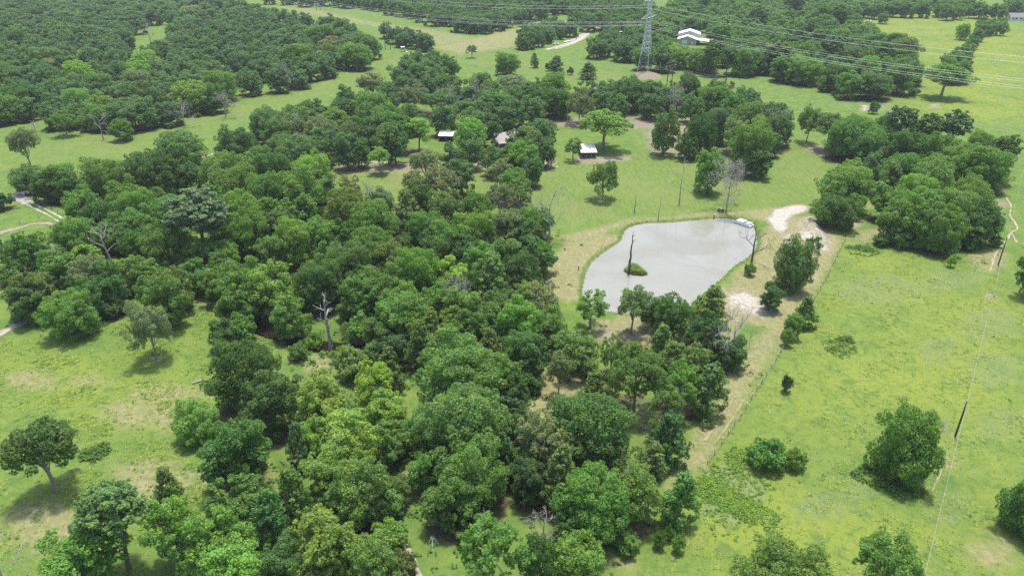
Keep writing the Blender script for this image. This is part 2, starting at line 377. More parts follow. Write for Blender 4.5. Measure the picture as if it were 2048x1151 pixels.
based(345,1012,62,938,'c',6,'', 'olive cedar on the left meadow above the lower left pine')
based(185,1170,165,1060,'o',1,'', 'low dark spreading oak at the bottom edge, left of the pine trunk')
based(113,980,152,850,'h',0,'', 'dark broad oak with two crown masses standing at the left edge')
based(985,1185,150,1045,'l',1,'', 'oak with pale dead twigs at the bottom edge, right of the tripod feeder')
based(1150,1160,110,1076,'o',2,'', 'light green oak at the bottom edge below the pale dead limbs')
based(1070,1180,80,1070,'o',0,'', 'dark oak squeezed between two oaks at the bottom edge')
# right of the pond and the right field
based(1580,580,86,470,'r',5,'', 'tall dull green tree on the right shore of the pond')
based(1620,527,38,472,'l',5,'', 'slim small tree on the sandy slope right of the pond', 1)
based(1538,620,52,566,'o',0,'', 'small round dark tree on pale sand below the right shore')
based(1606,652,50,592,'c',1,'', 'largest of three small green trees on the fence line right of the pond')
based(1583,676,42,628,'o',1,'', 'middle of three small green trees on the fence line right of the pond')
based(1572,692,28,656,'b',2,'', 'smallest of three small green trees on the fence line right of the pond')
based(1498,551,25,527,'b',1,'', 'small round bush on the right shore beside the bare twisted tree')
based(1668,455,90,388,'r',0,'', 'round dark tree beside the sand pile, in front of the larger oak')
based(1685,418,118,332,'o',1,'', 'large oak above the sand pile, joined to the round dark tree')
based(1702,355,48,318,'o',2,'', 'small light green tree behind the large oak above the sand pile')
based(1735,340,34,305,'c',5,'', 'small cedar between the large oak and the right-hand wood')
based(1796,950,132,812,'r',1,'', 'large oak alone in the right field beside the power line')
based(1535,930,84,880,'b',1,'', 'broad spreading bush in the right field near the fence')
based(1588,936,46,900,'b',2,'', 'light green bush at the right foot of the broad spreading bush')
based(2046,1065,112,958,'r',1,'', 'oak cut by the lower right edge of the picture')
based(1565,1215,185,1092,'o',1,'', 'left of two loose oaks at the bottom edge of the right field')
based(1752,1205,140,1080,'l',1,'', 'right of two loose oaks at the bottom edge of the right field')
based(2052,592,66,478,'o',0,'', 'dark tree cut by the right edge beside the worn trail')
based(1570,782,26,748,'b',0,'', 'small dark shrub alone beside the fence in the right field')
based(1318,1095,26,1062,'b',1,'', 'left of three small shrubs below the cone-shaped tree')
based(1336,1078,24,1046,'b',1,'', 'middle of three small shrubs below the cone-shaped tree')
based(1356,1102,28,1070,'b',2,'', 'right of three small shrubs below the cone-shaped tree')
based(1905,500,26,478,'b',2,'', 'small bush below the right-hand wood')
based(1900,535,20,508,'b',3,'', 'yellow-green sapling below the right-hand wood')
rows('''1772 402 62 o 2;1832 424 122 o 1;1902 424 112 o 1;1942 392 108 o 1;1862 352 108 o 1;1802 342 84 o 5;1932 322 100 o 1;1982 332 84 o 1;1782 366 54 c 1;1758 330 54 l 5;1966 442 76 o 0;1872 302 92 o 0;1812 292 82 o 0;
1750 282 82 o 5;1692 272 82 o 5;1722 260 82 o 1;1858 255 54 p 0;1912 248 66 p 4;1962 286 64 o 1;2016 290 58 p 0;1990 300 56 o 1;1880 450 90 o 1;1830 385 80 o 2;1790 440 70 o 1;1945 450 70 o 1;1770 262 60 o 1;1800 250 56 p 4;1830 270 60 o 1''', 'in the right-hand wood')
based(1652,300,66,226,'h',5,'', 'dull green oak left of the right-hand wood, bare ground beneath')
based(1612,286,56,208,'l',5,'', 'slim oak at the top edge of the pond lawn')
based(415,530,132,372,'p',4,'', 'tall dark pine rising from the left part of the creek wood')
# house grove
based(1206,298,118,222,'h',1,'', 'huge spreading oak arching over the white-roofed cabin', 1)
based(1146,322,44,276,'l',1,'', 'small tree at the left corner of the white-roofed cabin')
based(1325,310,58,213,'o',5,'', 'tall oak on bare ground right of the cabin')
based(1372,318,50,262,'o',0,'', 'left of two dark oaks standing close together right of the cabin')
based(1398,312,62,228,'o',0,'', 'right of two dark oaks standing close together right of the cabin')
based(1492,348,86,248,'o',1,'', 'large oak at the upper right of the pond lawn')
based(1413,386,68,298,'o',1,'', 'round-topped oak on the lawn left of the grey leafless tree')
based(1512,358,56,300,'o',5,'', 'dull green tree behind the grey leafless tree')
based(1205,398,74,322,'l',1,'', 'lone oak in the middle of the pond lawn with a round shadow', 1)
based(1545,300,58,232,'l',5,'', 'thin tree beside a dead one on the right rim of the grove')
rows('''1440 245 70 o 5;1472 262 64 l 8;1520 262 60 o 2;1560 250 56 l 8;1500 225 66 o 1;1470 205 60 o 1;1420 200 60 o 0;1540 280 50 o 2''', 'at the right end of the grove')
# meadow beyond the grove and the far side
based(1112,148,38,112,'c',0,'', 'larger of two dark round cedars in the strip below the lattice tower', None)
based(1176,158,38,125,'c',0,'', 'right of two dark round cedars in the strip below the lattice tower', None)
based(1098,142,18,124,'b',0,'', 'small bush left of the two dark round cedars')
based(1141,150,16,134,'b',0,'', 'small bush between the two dark round cedars')
based(1069,136,18,106,'c',1,'', 'small pointed tree left of the two dark round cedars')
based(1012,150,52,105,'o',1,'', 'large round tree at the head of the grove, upper middle', None)
based(944,116,24,90,'l',5,'', 'lone small tree in the upper middle meadow', 1)
based(1881,196,100,128,'h',1,'', 'huge spreading tree on the field under the power lines, upper right', 1)
based(1764,48,24,24,'o',5,'', 'small round tree beside the two-rut track, top right field')
based(432,226,58,165,'o',0,'', 'dark round tree standing out at the lower edge of the upper left wood')
based(248,280,50,236,'o',1,'', 'round tree on the upper left meadow in front of the wood')
based(135,272,58,218,'l',1,'', 'tree with pale forked limb in front of the upper left wood')
based(1746,228,22,202,'o',0,'', 'small dark tree by the bare patches under the power lines')
def grove(pts, w, n, kinds, tones, where, gap=None, seed=1, tries=60, sp=.31, var=(.75, 1.28)):
    """a closed stand: crowns spread evenly over the outline (photo pixels) it shows"""
    rng = np.random.default_rng(seed); V = np.array(pts, float); lo, hi = V.min(0), V.max(0); got = np.zeros((n, 4)); c = 0
    C = lo+(hi-lo)*rng.random((n*tries, 2)); ok = inside(C, V)
    for g_ in (gap or []): ok &= ~inside(C, np.array(g_, float))
    for p in C[ok]:
        ww = w(p[1])*rng.uniform(*var); q = got[:c]
        if c and ((np.abs(p[0]-q[:, 0]) < sp*(ww+q[:, 2])) & (np.abs(p[1]-q[:, 1]) < sp*(ww+q[:, 2])*q[:, 3])).any(): continue
        got[c] = (p[0], p[1], ww, max(.26, min(.85, .22+p[1]/700))); c += 1
        k = kinds[rng.integers(len(kinds))]; t = tones[rng.integers(len(tones))]
        crown(p[0], p[1], ww*(1.0 if k != 'p' else .85), k, t, where)
        if c >= n: break
grove([(505,270),(545,242),(640,218),(695,186),(735,166),(800,165),(870,150),(905,165),(900,195),(960,160),(1040,150),(1100,172),(1190,178),(1280,170),(1340,178),(1440,172),(1500,185),(1560,222),(1590,240),(1545,255),
       (1460,210),(1420,214),(1300,200),(1200,207),(1100,212),(1040,226),(900,234),(820,240),(700,232),(600,245)], lambda y: 40+.11*y, 130, 'hhhol', [0,5,1,1,5,8], 'in the grove behind the cabin', seed=3)
grove([(795,125),(830,108),(880,112),(905,130),(880,150),(800,150)], lambda y: 44, 9, 'ol', [0,5], 'at the top end of the grove', seed=4)
grove([(-20,-12),(60,-12),(160,-12),(250,-12),(262,45),(300,-12),(430,-12),(490,8),(560,45),(640,62),(700,70),(752,95),(750,112),(690,116),(620,142),(560,164),(500,166),(450,178),(400,190),(340,220),(250,230),(150,228),(90,226),(-20,210)],
      lambda y: 37+.15*y, 420, 'oooooool', [0,1,4,5,4,5,8,8,2,0,1], 'in the upper left wood', gap=[[(258,52),(295,34),(330,12),(346,34),(325,82),(285,118),(238,112)],[(115,82),(160,76),(170,98),(130,104)]], seed=5, sp=.345, var=(.6, 1.4))
grove([(150,10),(260,0),(270,25),(200,20)], lambda y: 30, 8, 'o', [0,4], 'in the upper left wood', seed=15)
grove([(530,-8),(700,2),(800,14),(880,34),(950,52),(985,50),(1010,40),(1050,28),(1110,18),(1270,8),(1280,-8)], lambda y: 27+.12*y, 170, 'oooo', [0,4,5,1], 'in the far wood along the top edge', seed=6)
grove([(1165,15),(1285,5),(1310,12),(1285,70),(1300,100),(1270,105),(1240,100),(1170,92),(1180,50),(1145,28)], lambda y: 27+.1*y, 90, 'oool', [1,5,2,4], 'in the scrub by the pylon', gap=[[(1095,110),(1140,70),(1195,30),(1225,55),(1175,112)],[(1228,60),(1252,60),(1252,85),(1228,85)]], seed=7)
grove([(1042,68),(1070,55),(1130,45),(1150,48),(1110,66),(1075,78),(1045,82)], lambda y: 32, 26, 'oo', [0,5], 'in the small wood left of the gravel drive', seed=8)
grove([(1310,80),(1310,40),(1345,2),(1420,-8),(1560,-8),(1690,4),(1695,35),(1725,55),(1775,75),(1815,92),(1825,130),(1800,165),(1760,178),(1700,165),(1600,140),(1500,126),(1400,115),(1330,120),(1280,112)],
      lambda y: 31+.19*y, 260, 'ooooopo', [1,0,4,5,1,2], 'in the upper right wood', gap=[[(1335,62),(1365,45),(1420,48),(1432,80),(1432,106),(1395,112),(1340,96)],[(1300,0),(1345,-5),(1330,25),(1300,30)]], seed=9)
grove([(1690,2),(1760,4),(1850,0),(1955,8),(1965,20),(1900,22),(1800,20),(1700,22)], lambda y: 32, 40, 'ooo', [0,4,5], 'in the far tree row at the top right', seed=10)
grove([(1985,25),(2020,0),(2060,0),(2060,12),(2015,20)], lambda y: 30, 7, 'o', [2,1,2], 'around the far white house', seed=11)
grove([(1960,42),(2010,46),(2005,56),(1955,54)], lambda y: 26, 6, 'o', [0,1], 'around the far white house', seed=12)
for i, (a, b, w_) in enumerate([(1966,55,26),(1958,68,22),(1948,82,22),(1938,95,26),(1925,108,32),(1910,122,38),(1920,138,44),(1898,115,28),(1905,145,36),(1932,118,26)]):
    crown(a, b, w_, 'o', [0,1,2,1,1,2,1,5,0,1][i], 'in the hedge row of the upper right field')
for i, (a, b, w_) in enumerate([(548,25,22),(565,28,22),(585,32,26),(612,38,30),(655,42,42),(682,50,34),(700,58,28),(790,66,32),(812,70,34),(832,74,36),(850,80,34),(772,58,28),(800,78,24)]):
    crown(a, b, w_, 'o', [0,0,5,0,5][i % 5], 'in the tree row beyond the upper left wood')
crown(98,134,40,'o',7,'', 'rusty brown oak among green ones in the upper left wood')
crown(1928,60,30,'o',3,'', 'bright yellow-green tree beside the far white house')

for t in TREES:
    if 'upper' in t['where'] or 'scrub' in t['where'] or 'top edge' in t['where']: t['w'] *= 1.12
# ------------------------------------------------------------------ the ground: one sheet, its covers told apart by outlines on the land
def axis(a, b, step, lo, hi, g1, g2):
    core = list(np.arange(a, b, step)); s = step; v = core[-1]; up = []
    while v < hi: s *= g1 if v < 1100 else g2; v += s; up.append(v)
    s = step; v = core[0]; dn = []
    while v > lo: s *= g2; v -= s; dn.append(v)
    return np.array(dn[::-1]+core+up)
xs = axis(-225, 240, 1.5, -5000, 5000, 1.05, 1.08); ys = axis(66, 330, 1.4, -900, 9000, 1.017, 1.2)
GX, GY = np.meshgrid(xs, ys); GP = np.stack([GX.ravel(), GY.ravel()], 1)
gz = terrain(GP)
nx, ny = len(xs), len(ys); ii = np.arange(nx*ny).reshape(ny, nx)
quads = np.stack([ii[:-1, :-1].ravel(), ii[:-1, 1:].ravel(), ii[1:, 1:].ravel(), ii[1:, :-1].ravel()], 1)
gme = np_mesh('ground', np.column_stack([GP, gz]), quads)
CH = {k: np.zeros(len(GP)) for k in ('dry', 'sand', 'dirt', 'floor', 'yellow', 'lawn', 'rough', 'bank')}
def cover(ch, pts, soft=3.0, amt=1.0, line=None):
    V = poly(pts); m = (line or 0)+soft+1; lo, hi = V.min(0)-m, V.max(0)+m
    k = np.where((GP > lo).all(1) & (GP < hi).all(1))[0]
    if not len(k): return
    d = sdf_line(GP[k], V)-line if line else sdf_poly(GP[k], V)
    CH[ch][k] = np.maximum(CH[ch][k], amt*(1-ss(-soft, soft, d)))
# mown lawn round the pond and the house
cover('lawn', [(660,330),(860,335),(1100,300),(1280,300),(1400,320),(1560,260),(1680,290),(1740,330),(1720,440),(1620,400),(1540,420),(1240,470),(1130,470),(1110,400),(900,420),(660,410)], 6)
cover('lawn', [(0,300),(250,250),(420,230),(560,190),(760,120),(830,100),(900,105),(1010,110),(1080,125),(1270,150),(1400,160),(1540,200),(1590,240),(1500,200),(1300,165),(1100,160),(880,110),(700,175),(480,250),(300,300),(100,340),(0,350)], 8, .75)
cover('yellow', [(1700,40),(1960,20),(2060,60),(2060,260),(1900,240),(1800,200),(1850,120)], 20, .9)
cover('yellow', [(1640,600),(1700,490),(1850,520),(2060,600),(2060,1160),(1300,1160),(1330,1060),(1420,960),(1560,760)], 12, .8)
cover('yellow', [(0,690),(120,680),(250,730),(400,700),(440,760),(330,850),(200,870),(0,880)], 10, .7)
cover('yellow', [(0,980),(60,960),(150,990),(140,1160),(0,1160)], 6, .35)
for c_ in [(1900,560,90,30),(1980,650,90,45),(1990,740,80,50),(1760,580,110,40),(1650,1010,110,50),(1900,1020,70,60),(1730,980,80,40),(1560,680,60,30),(1880,700,70,40),(2000,850,80,50)]:
    a_, b_, r1, r2 = c_; cover('rough', [(a_+r1*math.cos(t), b_+r2*math.sin(t)) for t in np.linspace(0, 6.2, 12)], 6, .75)
cover('rough', [(1410,930),(1490,900),(1540,960),(1530,1040),(1450,1060),(1390,1020)], 3, 1)
# dry, mown-off and worn grass
cover('dry', [(1085,540),(1120,495),(1170,478),(1235,470),(1245,478),(1190,510),(1165,550),(1160,600),(1130,605),(1085,585)], 3, .95)
cover('dry', [(1120,470),(1250,440),(1420,425),(1550,415),(1620,410),(1550,450),(1480,432),(1340,440),(1255,450),(1200,480),(1120,500)], 4, .80)
cover('dry', [(1516,470),(1560,430),(1640,440),(1690,480),(1640,570),(1560,660),(1450,640),(1420,600),(1470,550),(1512,510)], 4, .95)
cover('dry', [(1180,640),(1260,630),(1380,640),(1480,640),(1470,720),(1360,700),(1240,700)], 4, .95)
cover('dry', [(1690,480),(1640,580),(1560,700),(1480,830),(1420,930),(1340,1010),(1325,1000),(1340,930),(1425,800),(1465,720),(1540,640)], 3, .72)
cover('dry', [(1690,482),(1640,578),(1560,706),(1480,832),(1400,950)], .8, .8, line=.35)
cover('dry', [(1735,300),(1760,330),(1740,440),(1700,500),(1665,480),(1720,420)], 3, .5)
cover('dry', [(1040,830),(1070,790),(1080,740),(1140,740),(1180,760),(1140,800),(1060,860)], 2.5, .95)
cover('dry', [(1290,800),(1310,830),(1310,870),(1260,850),(1255,820)], 3, .9)
cover('dry', [(860,95),(1010,60),(1130,40),(1200,30),(1110,70),(1030,95),(920,110)], 10, .7)
cover('dry', [(520,10),(620,15),(760,45),(880,60),(960,75),(880,95),(780,60),(640,35)], 10, .6)
cover('dry', [(660,335),(860,338),(1100,330),(1100,350),(860,352),(670,352)], 4, .6)
cover('dry', [(500,880),(560,920),(600,960),(560,1000),(500,960)], 4, .55)
for c_ in [(1870,470,60,16),(1975,520,45,30),(1800,910,40,30),(1890,920,25,35),(1990,1100,60,40),(1760,470,60,18),(1130,1080,60,25),(1230,1120,40,30),(540,1120,60,30),(350,830,70,35),(250,830,60,30),(100,1050,110,60),(300,960,90,55),(330,790,80,30),(60,760,60,25),
           (180,760,45,16),(400,960,45,25),(640,730,40,25),(430,600,60,20),(610,880,30,60),(820,960,25,40),(1395,250,50,18)]:
    a_, b_, r1, r2 = c_; cover('dry', [(a_+r1*math.cos(t), b_+r2*math.sin(t)) for t in np.linspace(0, 6.2, 12)], 5, .80)
cover('dry', [(1975,395),(2010,400),(2010,440),(1985,430)], 4, .7)
# bare brown ground under the oaks
cover('dirt', [(1090,232),(1380,236),(1395,250),(1300,258),(1190,262),(1090,250)], 4, .95)
cover('dirt', [(1275,262),(1300,250),(1350,256),(1395,246),(1440,252),(1448,285),(1400,300),(1392,320),(1340,312),(1300,320),(1284,292)], 6, .72)
cover('dirt', [(1150,312),(1260,310),(1262,320),(1200,328),(1150,330)], 2, .9)
cover('dirt', [(1040,318),(1110,316),(1115,330),(1080,348),(1040,348)], 3, .9)
cover('dirt', [(670,325),(860,325),(860,345),(670,345)], 3, .8)
cover('dirt', [(1595,290),(1720,288),(1725,305),(1630,312)], 3, .9)
cover('dirt', [(1185,655),(1330,665),(1320,685),(1190,682)], 3, .8)
cover('dirt', [(1715,205),(1790,200),(1790,222),(1715,225)], 4, .5)
cover('dirt', [(1990,395),(2020,395),(2020,420),(1990,425)], 2, .6)
cover('dirt', [(600,186),(640,180),(760,110),(745,112)], 6, .4)
for a_, b_ in [(1205,397),(1413,386),(1881,200),(432,228),(248,282),(313,718),(1910,872),(1580,580),(762,348),(258,1138)]:
    x_, y_ = G(a_, b_); CH['dirt'] = np.maximum(CH['dirt'], .7*(1-ss(.6, 2.4, np.hypot(GP[:, 0]-x_, GP[:, 1]-y_))))
cover('dirt', [(1268,146),(1292,141),(1318,147),(1326,155),(1300,163),(1274,160)], 2, .9)
# pale sand
cover('sand', [(1548,418),(1600,408),(1618,414),(1612,424),(1585,430),(1575,442),(1578,458),(1560,466),(1545,456),(1535,436)], 2.2, 1)
cover('sand', [(1450,588),(1485,580),(1520,592),(1556,622),(1545,632),(1490,630),(1455,612)], 2.5, .8)
cover('sand', [(1600,462),(1625,468),(1650,492),(1668,490),(1655,505),(1625,495),(1600,478)], 2, .85)
cover('sand', [(1590,440),(1625,430),(1650,450),(1672,486),(1655,506),(1615,490),(1590,468)], 3, .6)
cover('sand', [(1560,470),(1585,462),(1600,480),(1590,500),(1570,495)], 2, .7)
cover('sand', [(1430,610),(1460,600),(1480,640),(1450,650)], 2, .5)
cover('sand', [(1672,442),(1722,440),(1718,456),(1672,456)], 2.5, .6)
cover('sand', [(1190,655),(1225,660),(1230,690),(1195,680)], 2.5, .5)
cover('sand', [(700,250),(742,250),(745,264),(705,264)], 4, .8)
cover('sand', [(1722,210),(1738,210),(1738,222),(1722,222)], 2.5, .8); cover('sand', [(1858,208),(1880,208),(1878,216),(1860,216)], 3, .6)
cover('sand', [(1175,312),(1262,314),(1258,322),(1180,324)], 1.5, .45); cover('sand', [(1050,322),(1112,320),(1110,330),(1060,336)], 2, .6)
cover('sand', [(930,322),(985,322),(985,335),(935,336)], 3, .75)
cover('sand', [(1100,96),(1130,88),(1160,72),(1178,62),(1188,62),(1165,80),(1135,92),(1110,99)], 2, 1)
cover('sand', [(1340,95),(1360,95),(1352,104),(1338,102)], 3, .6)
cover('sand', [(25,104),(36,104),(36,112),(25,112)], 3, .8)
cover('sand', [(1966,586),(1990,584),(1996,596),(1970,602)], 1.5, .5)
cover('dirt', [(250,505),(280,508),(275,522),(245,520)], 2, .9)
# bank of the pond: a fringe of fresh green
near = (GP[:, 0] > -150) & (GP[:, 0] < 170) & (GP[:, 1] > 60) & (GP[:, 1] < 320)
dp = sdf_poly(GP[near], POND); CH['bank'][near] = .75*(1-ss(.3, 1.8, np.abs(dp-.4)))
di = sdf_poly(GP[near], ISLAND); CH['bank'][near] = np.maximum(CH['bank'][near], 1-ss(0, 1.5, di))
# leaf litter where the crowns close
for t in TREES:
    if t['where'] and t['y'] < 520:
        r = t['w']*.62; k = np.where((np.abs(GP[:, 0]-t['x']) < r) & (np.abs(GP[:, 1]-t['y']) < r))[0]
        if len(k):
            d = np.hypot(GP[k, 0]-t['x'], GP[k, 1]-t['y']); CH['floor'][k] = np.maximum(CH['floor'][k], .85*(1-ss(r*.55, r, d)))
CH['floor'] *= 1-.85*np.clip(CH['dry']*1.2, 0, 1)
nc = (GP[:, 0] > -330) & (GP[:, 0] < 30) & (GP[:, 1] < 330) & (GP[:, 1] > 40)
CH['dirt'][nc] = np.maximum(CH['dirt'][nc], (.55*(1-ss(2.0, 4.0, np.minimum(sdf_line(GP[nc], CREEK), sdf_line(GP[nc], CREEK2))))))
for nm, chs in (('cover_a', ('dry', 'sand', 'dirt', 'floor')), ('cover_b', ('yellow', 'lawn', 'rough', 'bank'))):
    at = gme.attributes.new(nm, 'FLOAT_COLOR', 'POINT')
    at.data.foreach_set('color', np.stack([CH[c] for c in chs], 1).astype(np.float32).ravel())

def ground_mat():
    m, n, out = new_mat('grassland'); p = coords(n)
    def chan(nm):
        a = nd(n, 'ShaderNodeAttribute', attribute_name=nm); s = n.nodes.new('ShaderNodeSeparateColor'); n.links.new(a.outputs['Color'], s.inputs[0])
        return [s.outputs[0], s.outputs[1], s.outputs[2], a.outputs['Alpha']]
    dry, sand, dirt, floor = chan('cover_a'); yel, lawn, rough, bank = chan('cover_b')
    big = noise(n, p, .035, 5, .6, .6); mid = noise(n, p, .16, 5, .65, .4); fine = noise(n, p, .9, 5, .7); tiny = noise(n, p, 3.2, 4, .75); patch = noise(n, p, .33, 6, .7, .8)
    mp = nd(n, 'ShaderNodeMapping'); mp.inputs['Rotation'].default_value = (0, 0, .5); mp.inputs['Scale'].default_value = (1, .22, 1); n.links.new(p, mp.inputs[0])
    strk = noise(n, mp.outputs[0], .8, 4, .7)
    # meadow: fresh green to yellow-green, patchy at every scale
    g = mixc(n, ramp(n, mid, .32, .68), (0.090, 0.164, 0.033), (0.147, 0.210, 0.042))
    g = mixc(n, mth(n, 'MULTIPLY', yel, ramp(n, big, .28, .62)), g, (0.205, 0.245, 0.038))
    g = mixc(n, mth(n, 'MULTIPLY', ramp(n, fine, .46, .68), .65), g, (0.081, 0.152, 0.033))
    g = mixc(n, mth(n, 'MULTIPLY', ramp(n, tiny, .50, .70), .5), g, (0.230, 0.262, 0.101))
    g = mixc(n, mth(n, 'MULTIPLY', ramp(n, patch, .50, .64), .68), g, (0.072, 0.142, 0.034))
    g = mixc(n, mth(n, 'MULTIPLY', ramp(n, patch, .44, .32), .50), g, (0.205, 0.225, 0.082))
    lw = mixc(n, ramp(n, strk, .35, .65), (0.106, 0.167, 0.039), (0.152, 0.207, 0.052))
    lw = mixc(n, mth(n, 'MULTIPLY', ramp(n, big, .45, .65), .5), lw, (0.198, 0.204, 0.074))
    g = mixc(n, mth(n, 'MULTIPLY', lawn, .85), g, lw)
    ro = mixc(n, ramp(n, tiny, .42, .62), (0.092, 0.140, 0.040), (0.245, 0.272, 0.160))
    g = mixc(n, mth(n, 'MULTIPLY', ramp(n, mth(n, 'ADD', rough, mth(n, 'MULTIPLY', mth(n, 'SUBTRACT', fine, .5), 1.5)), .45, .95), .75), g, ro)
    def edge(mask, k, lo=.35, hi=.68):
        e = mth(n, 'ADD', mask, mth(n, 'MULTIPLY', mth(n, 'SUBTRACT', mth(n, 'ADD', mth(n, 'MULTIPLY', mid, .5), mth(n, 'MULTIPLY', fine, .5)), .5), k))
        return mth(n, 'MULTIPLY', ramp(n, e, lo, hi), ramp(n, mask, .02, .15))
    dr = mixc(n, ramp(n, fine, .35, .65), (0.200, 0.190, 0.086), (0.300, 0.262, 0.155))
    dr = mixc(n, mth(n, 'MULTIPLY', ramp(n, strk, .4, .62), .4), dr, (0.156, 0.184, 0.062))
    g = mixc(n, mth(n, 'MULTIPLY', edge(dry, 1.5, .25, .85), .92), g, dr)
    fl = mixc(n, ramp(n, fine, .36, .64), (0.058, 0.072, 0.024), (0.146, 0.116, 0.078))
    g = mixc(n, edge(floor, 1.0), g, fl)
    di_ = mixc(n, ramp(n, fine, .3, .7), (0.165, 0.138, 0.098), (0.275, 0.240, 0.185))
    g = mixc(n, mth(n, 'MULTIPLY', edge(dirt, 2.0, .28, .95), .92), g, di_)
    g = mixc(n, edge(bank, 1.2), g, mixc(n, ramp(n, fine, .35, .65), (0.078, 0.132, 0.030), (0.154, 0.184, 0.058)))
    tan = mixc(n, ramp(n, fine, .3, .7), (0.200, 0.180, 0.105), (0.290, 0.255, 0.180))
    g = mixc(n, mth(n, 'MULTIPLY', edge(sand, 1.3, .05, .55), .85), g, tan)
    sd = mixc(n, ramp(n, fine, .25, .75), (0.330, 0.300, 0.255), (0.460, 0.438, 0.400))
    g = mixc(n, edge(sand, 1.7, .42, .95), g, sd)
    b = nd(n, 'ShaderNodeBsdfPrincipled', inp={'Roughness': .95, 'Specular IOR Level': .1}); n.links.new(g, b.inputs['Base Color'])
    bp = nd(n, 'ShaderNodeBump', inp={'Strength': .7, 'Distance': .3})
    hh = mth(n, 'ADD', mth(n, 'MULTIPLY', fine, 1.0), mth(n, 'MULTIPLY', tiny, .6)); n.links.new(hh, bp.inputs['Height']); n.links.new(bp.outputs[0], b.inputs['Normal'])
    n.links.new(b.outputs[0], out.inputs[0]); return m
gob = structure(link('ground', gme, ground_mat(), None, True))

# ------------------------------------------------------------------ water
def water_mat(name, deep, shallow, rough, scale, bump):
    m, n, out = new_mat(name); p = coords(n)
    f = noise(n, p, .06, 4, .55, .8)
    c = mixc(n, ramp(n, f, .35, .7), deep, shallow)
    b = nd(n, 'ShaderNodeBsdfPrincipled', inp={'Roughness': rough, 'Specular IOR Level': .5, 'IOR': 1.33}); n.links.new(c, b.inputs['Base Color'])
    bp = nd(n, 'ShaderNodeBump', inp={'Strength': bump, 'Distance': .02}); n.links.new(noise(n, p, scale, 3, .55), bp.inputs['Height']); n.links.new(bp.outputs[0], b.inputs['Normal'])
    n.links.new(b.outputs[0], out.inputs[0]); return m
def flat_poly(name, V, z, mat):
    me = bpy.data.meshes.new(name); me.from_pydata([(x, y, z) for x, y in V], [], [tuple(range(len(V)))]); me.update()
    return link(name, me, mat)
c0 = POND.mean(0); big_pond = []
for i in range(len(POND)):
    t = POND[(i+1) % len(POND)]-POND[i-1]; nrm = np.array((t[1], -t[0])); nrm /= np.linalg.norm(nrm)+1e-9
    if np.dot(nrm, POND[i]-c0) < 0: nrm = -nrm
    big_pond.append(POND[i]+nrm*.8)
structure(flat_poly('pond', big_pond, WATER_Z, water_mat('pond_water', (.268, .273, .240), (.232, .228, .190), .06, .9, .1)))
def ribbon(name, line, w, zoff, mat, rng=None, jag=0.0, fixed=None):
    line = np.asarray(line); t = np.gradient(line, axis=0); t /= np.linalg.norm(t, axis=1)[:, None]+1e-9
    nr = np.stack([-t[:, 1], t[:, 0]], 1); k = 4; vs = []; fs = []
    if not hasattr(w, '__len__'): w = np.full(len(line), w)
    j = (rng.uniform(-jag, jag, (len(line), 2)) if jag else np.zeros((len(line), 2)))
    for i in range(len(line)):
        for a in range(k+1):
            s = (a/k-.5)*w[i]+(j[i, 0] if a == 0 else j[i, 1] if a == k else 0); q = line[i]+nr[i]*s; vs.append(q)
    vs = np.array(vs); z = np.full(len(vs), fixed) if fixed is not None else terrain(vs)+zoff
    for i in range(len(line)-1):
        for a in range(k): b = i*(k+1)+a; fs.append((b, b+1, b+k+2, b+k+1))
    return np.column_stack([vs, z]), np.array(fs)
def ribbons(name, parts, mat):
    V = []; F = []; c = 0
    for v, f in parts: V.append(v); F.append(f+c); c += len(v)
    return structure(link(name, np_mesh(name, np.concatenate(V), np.concatenate(F)), mat))
M['creek'] = water_mat('creek_water', (.022, .014, .010), (.012, .009, .007), .05, 1.2, .2)
ribbons('creek', [ribbon('c', CREEK, 4.0, 0, None, fixed=-1.35)], M['creek']); ribbons('creek', [ribbon('c', CREEK2, 4.6, 0, None, fixed=-1.36)], M['creek'])

# ------------------------------------------------------------------ dirt tracks and worn trails
M['track'] = simple_mat('track_sand', (.33, .29, .23), .95, scale=.8, var=.25, bump=.5, obj=False, spec=.1)
M['track_brown'] = simple_mat('track_brown', (.27, .22, .18), .95, scale=.8, var=.25, bump=.5, obj=False, spec=.1)
M['track_white'] = simple_mat('track_white', (.40, .375, .32), .95, scale=.8, var=.15, bump=.5, obj=False, spec=.1)
M['track_dry'] = simple_mat('track_dry', (.25, .235, .12), .95, scale=.8, var=.25, bump=.5, obj=False, spec=.1)
def dense(pts, step=1.2, z=0):
    L = smooth_open([G(a, b, z) for a, b in pts], 8); d = np.r_[0, np.cumsum(np.linalg.norm(np.diff(L, axis=0), axis=1))]
    s = np.arange(0, d[-1], step); return np.stack([np.interp(s, d, L[:, 0]), np.interp(s, d, L[:, 1])], 1)
def offset(L, o):
    t = np.gradient(L, axis=0); t /= np.linalg.norm(t, axis=1)[:, None]+1e-9; return L+np.stack([-t[:, 1], t[:, 0]], 1)*o
def track(pts, gauge, w, mat, step=1.2, jag=.15, seed=0):
    r = np.random.default_rng(seed); L = dense(pts, step)
    k = 1+.25*np.sin(np.arange(len(L))*.37)+.15*np.sin(np.arange(len(L))*.9+1)
    if gauge: return ribbons('dirt_track', [ribbon('t', offset(L, gauge/2), w*k, .10, None, r, jag), ribbon('t', offset(L, -gauge/2), w*k[::-1], .10, None, r, jag)], M[mat])
    return ribbons('dirt_track', [ribbon('t', L, w*k, .09, None, r, jag)], M[mat])
track([(52,404),(75,416),(100,428),(122,440),(150,455)], 2.0, .55, 'track_white', seed=1)
track([(-30,474),(0,466),(40,455),(75,446),(108,448)], 0, 2.0, 'track_brown', jag=.3, seed=2)
track([(-20,678),(10,662),(40,648),(75,636),(110,628)], 0, 2.4, 'track', jag=.3, seed=3)
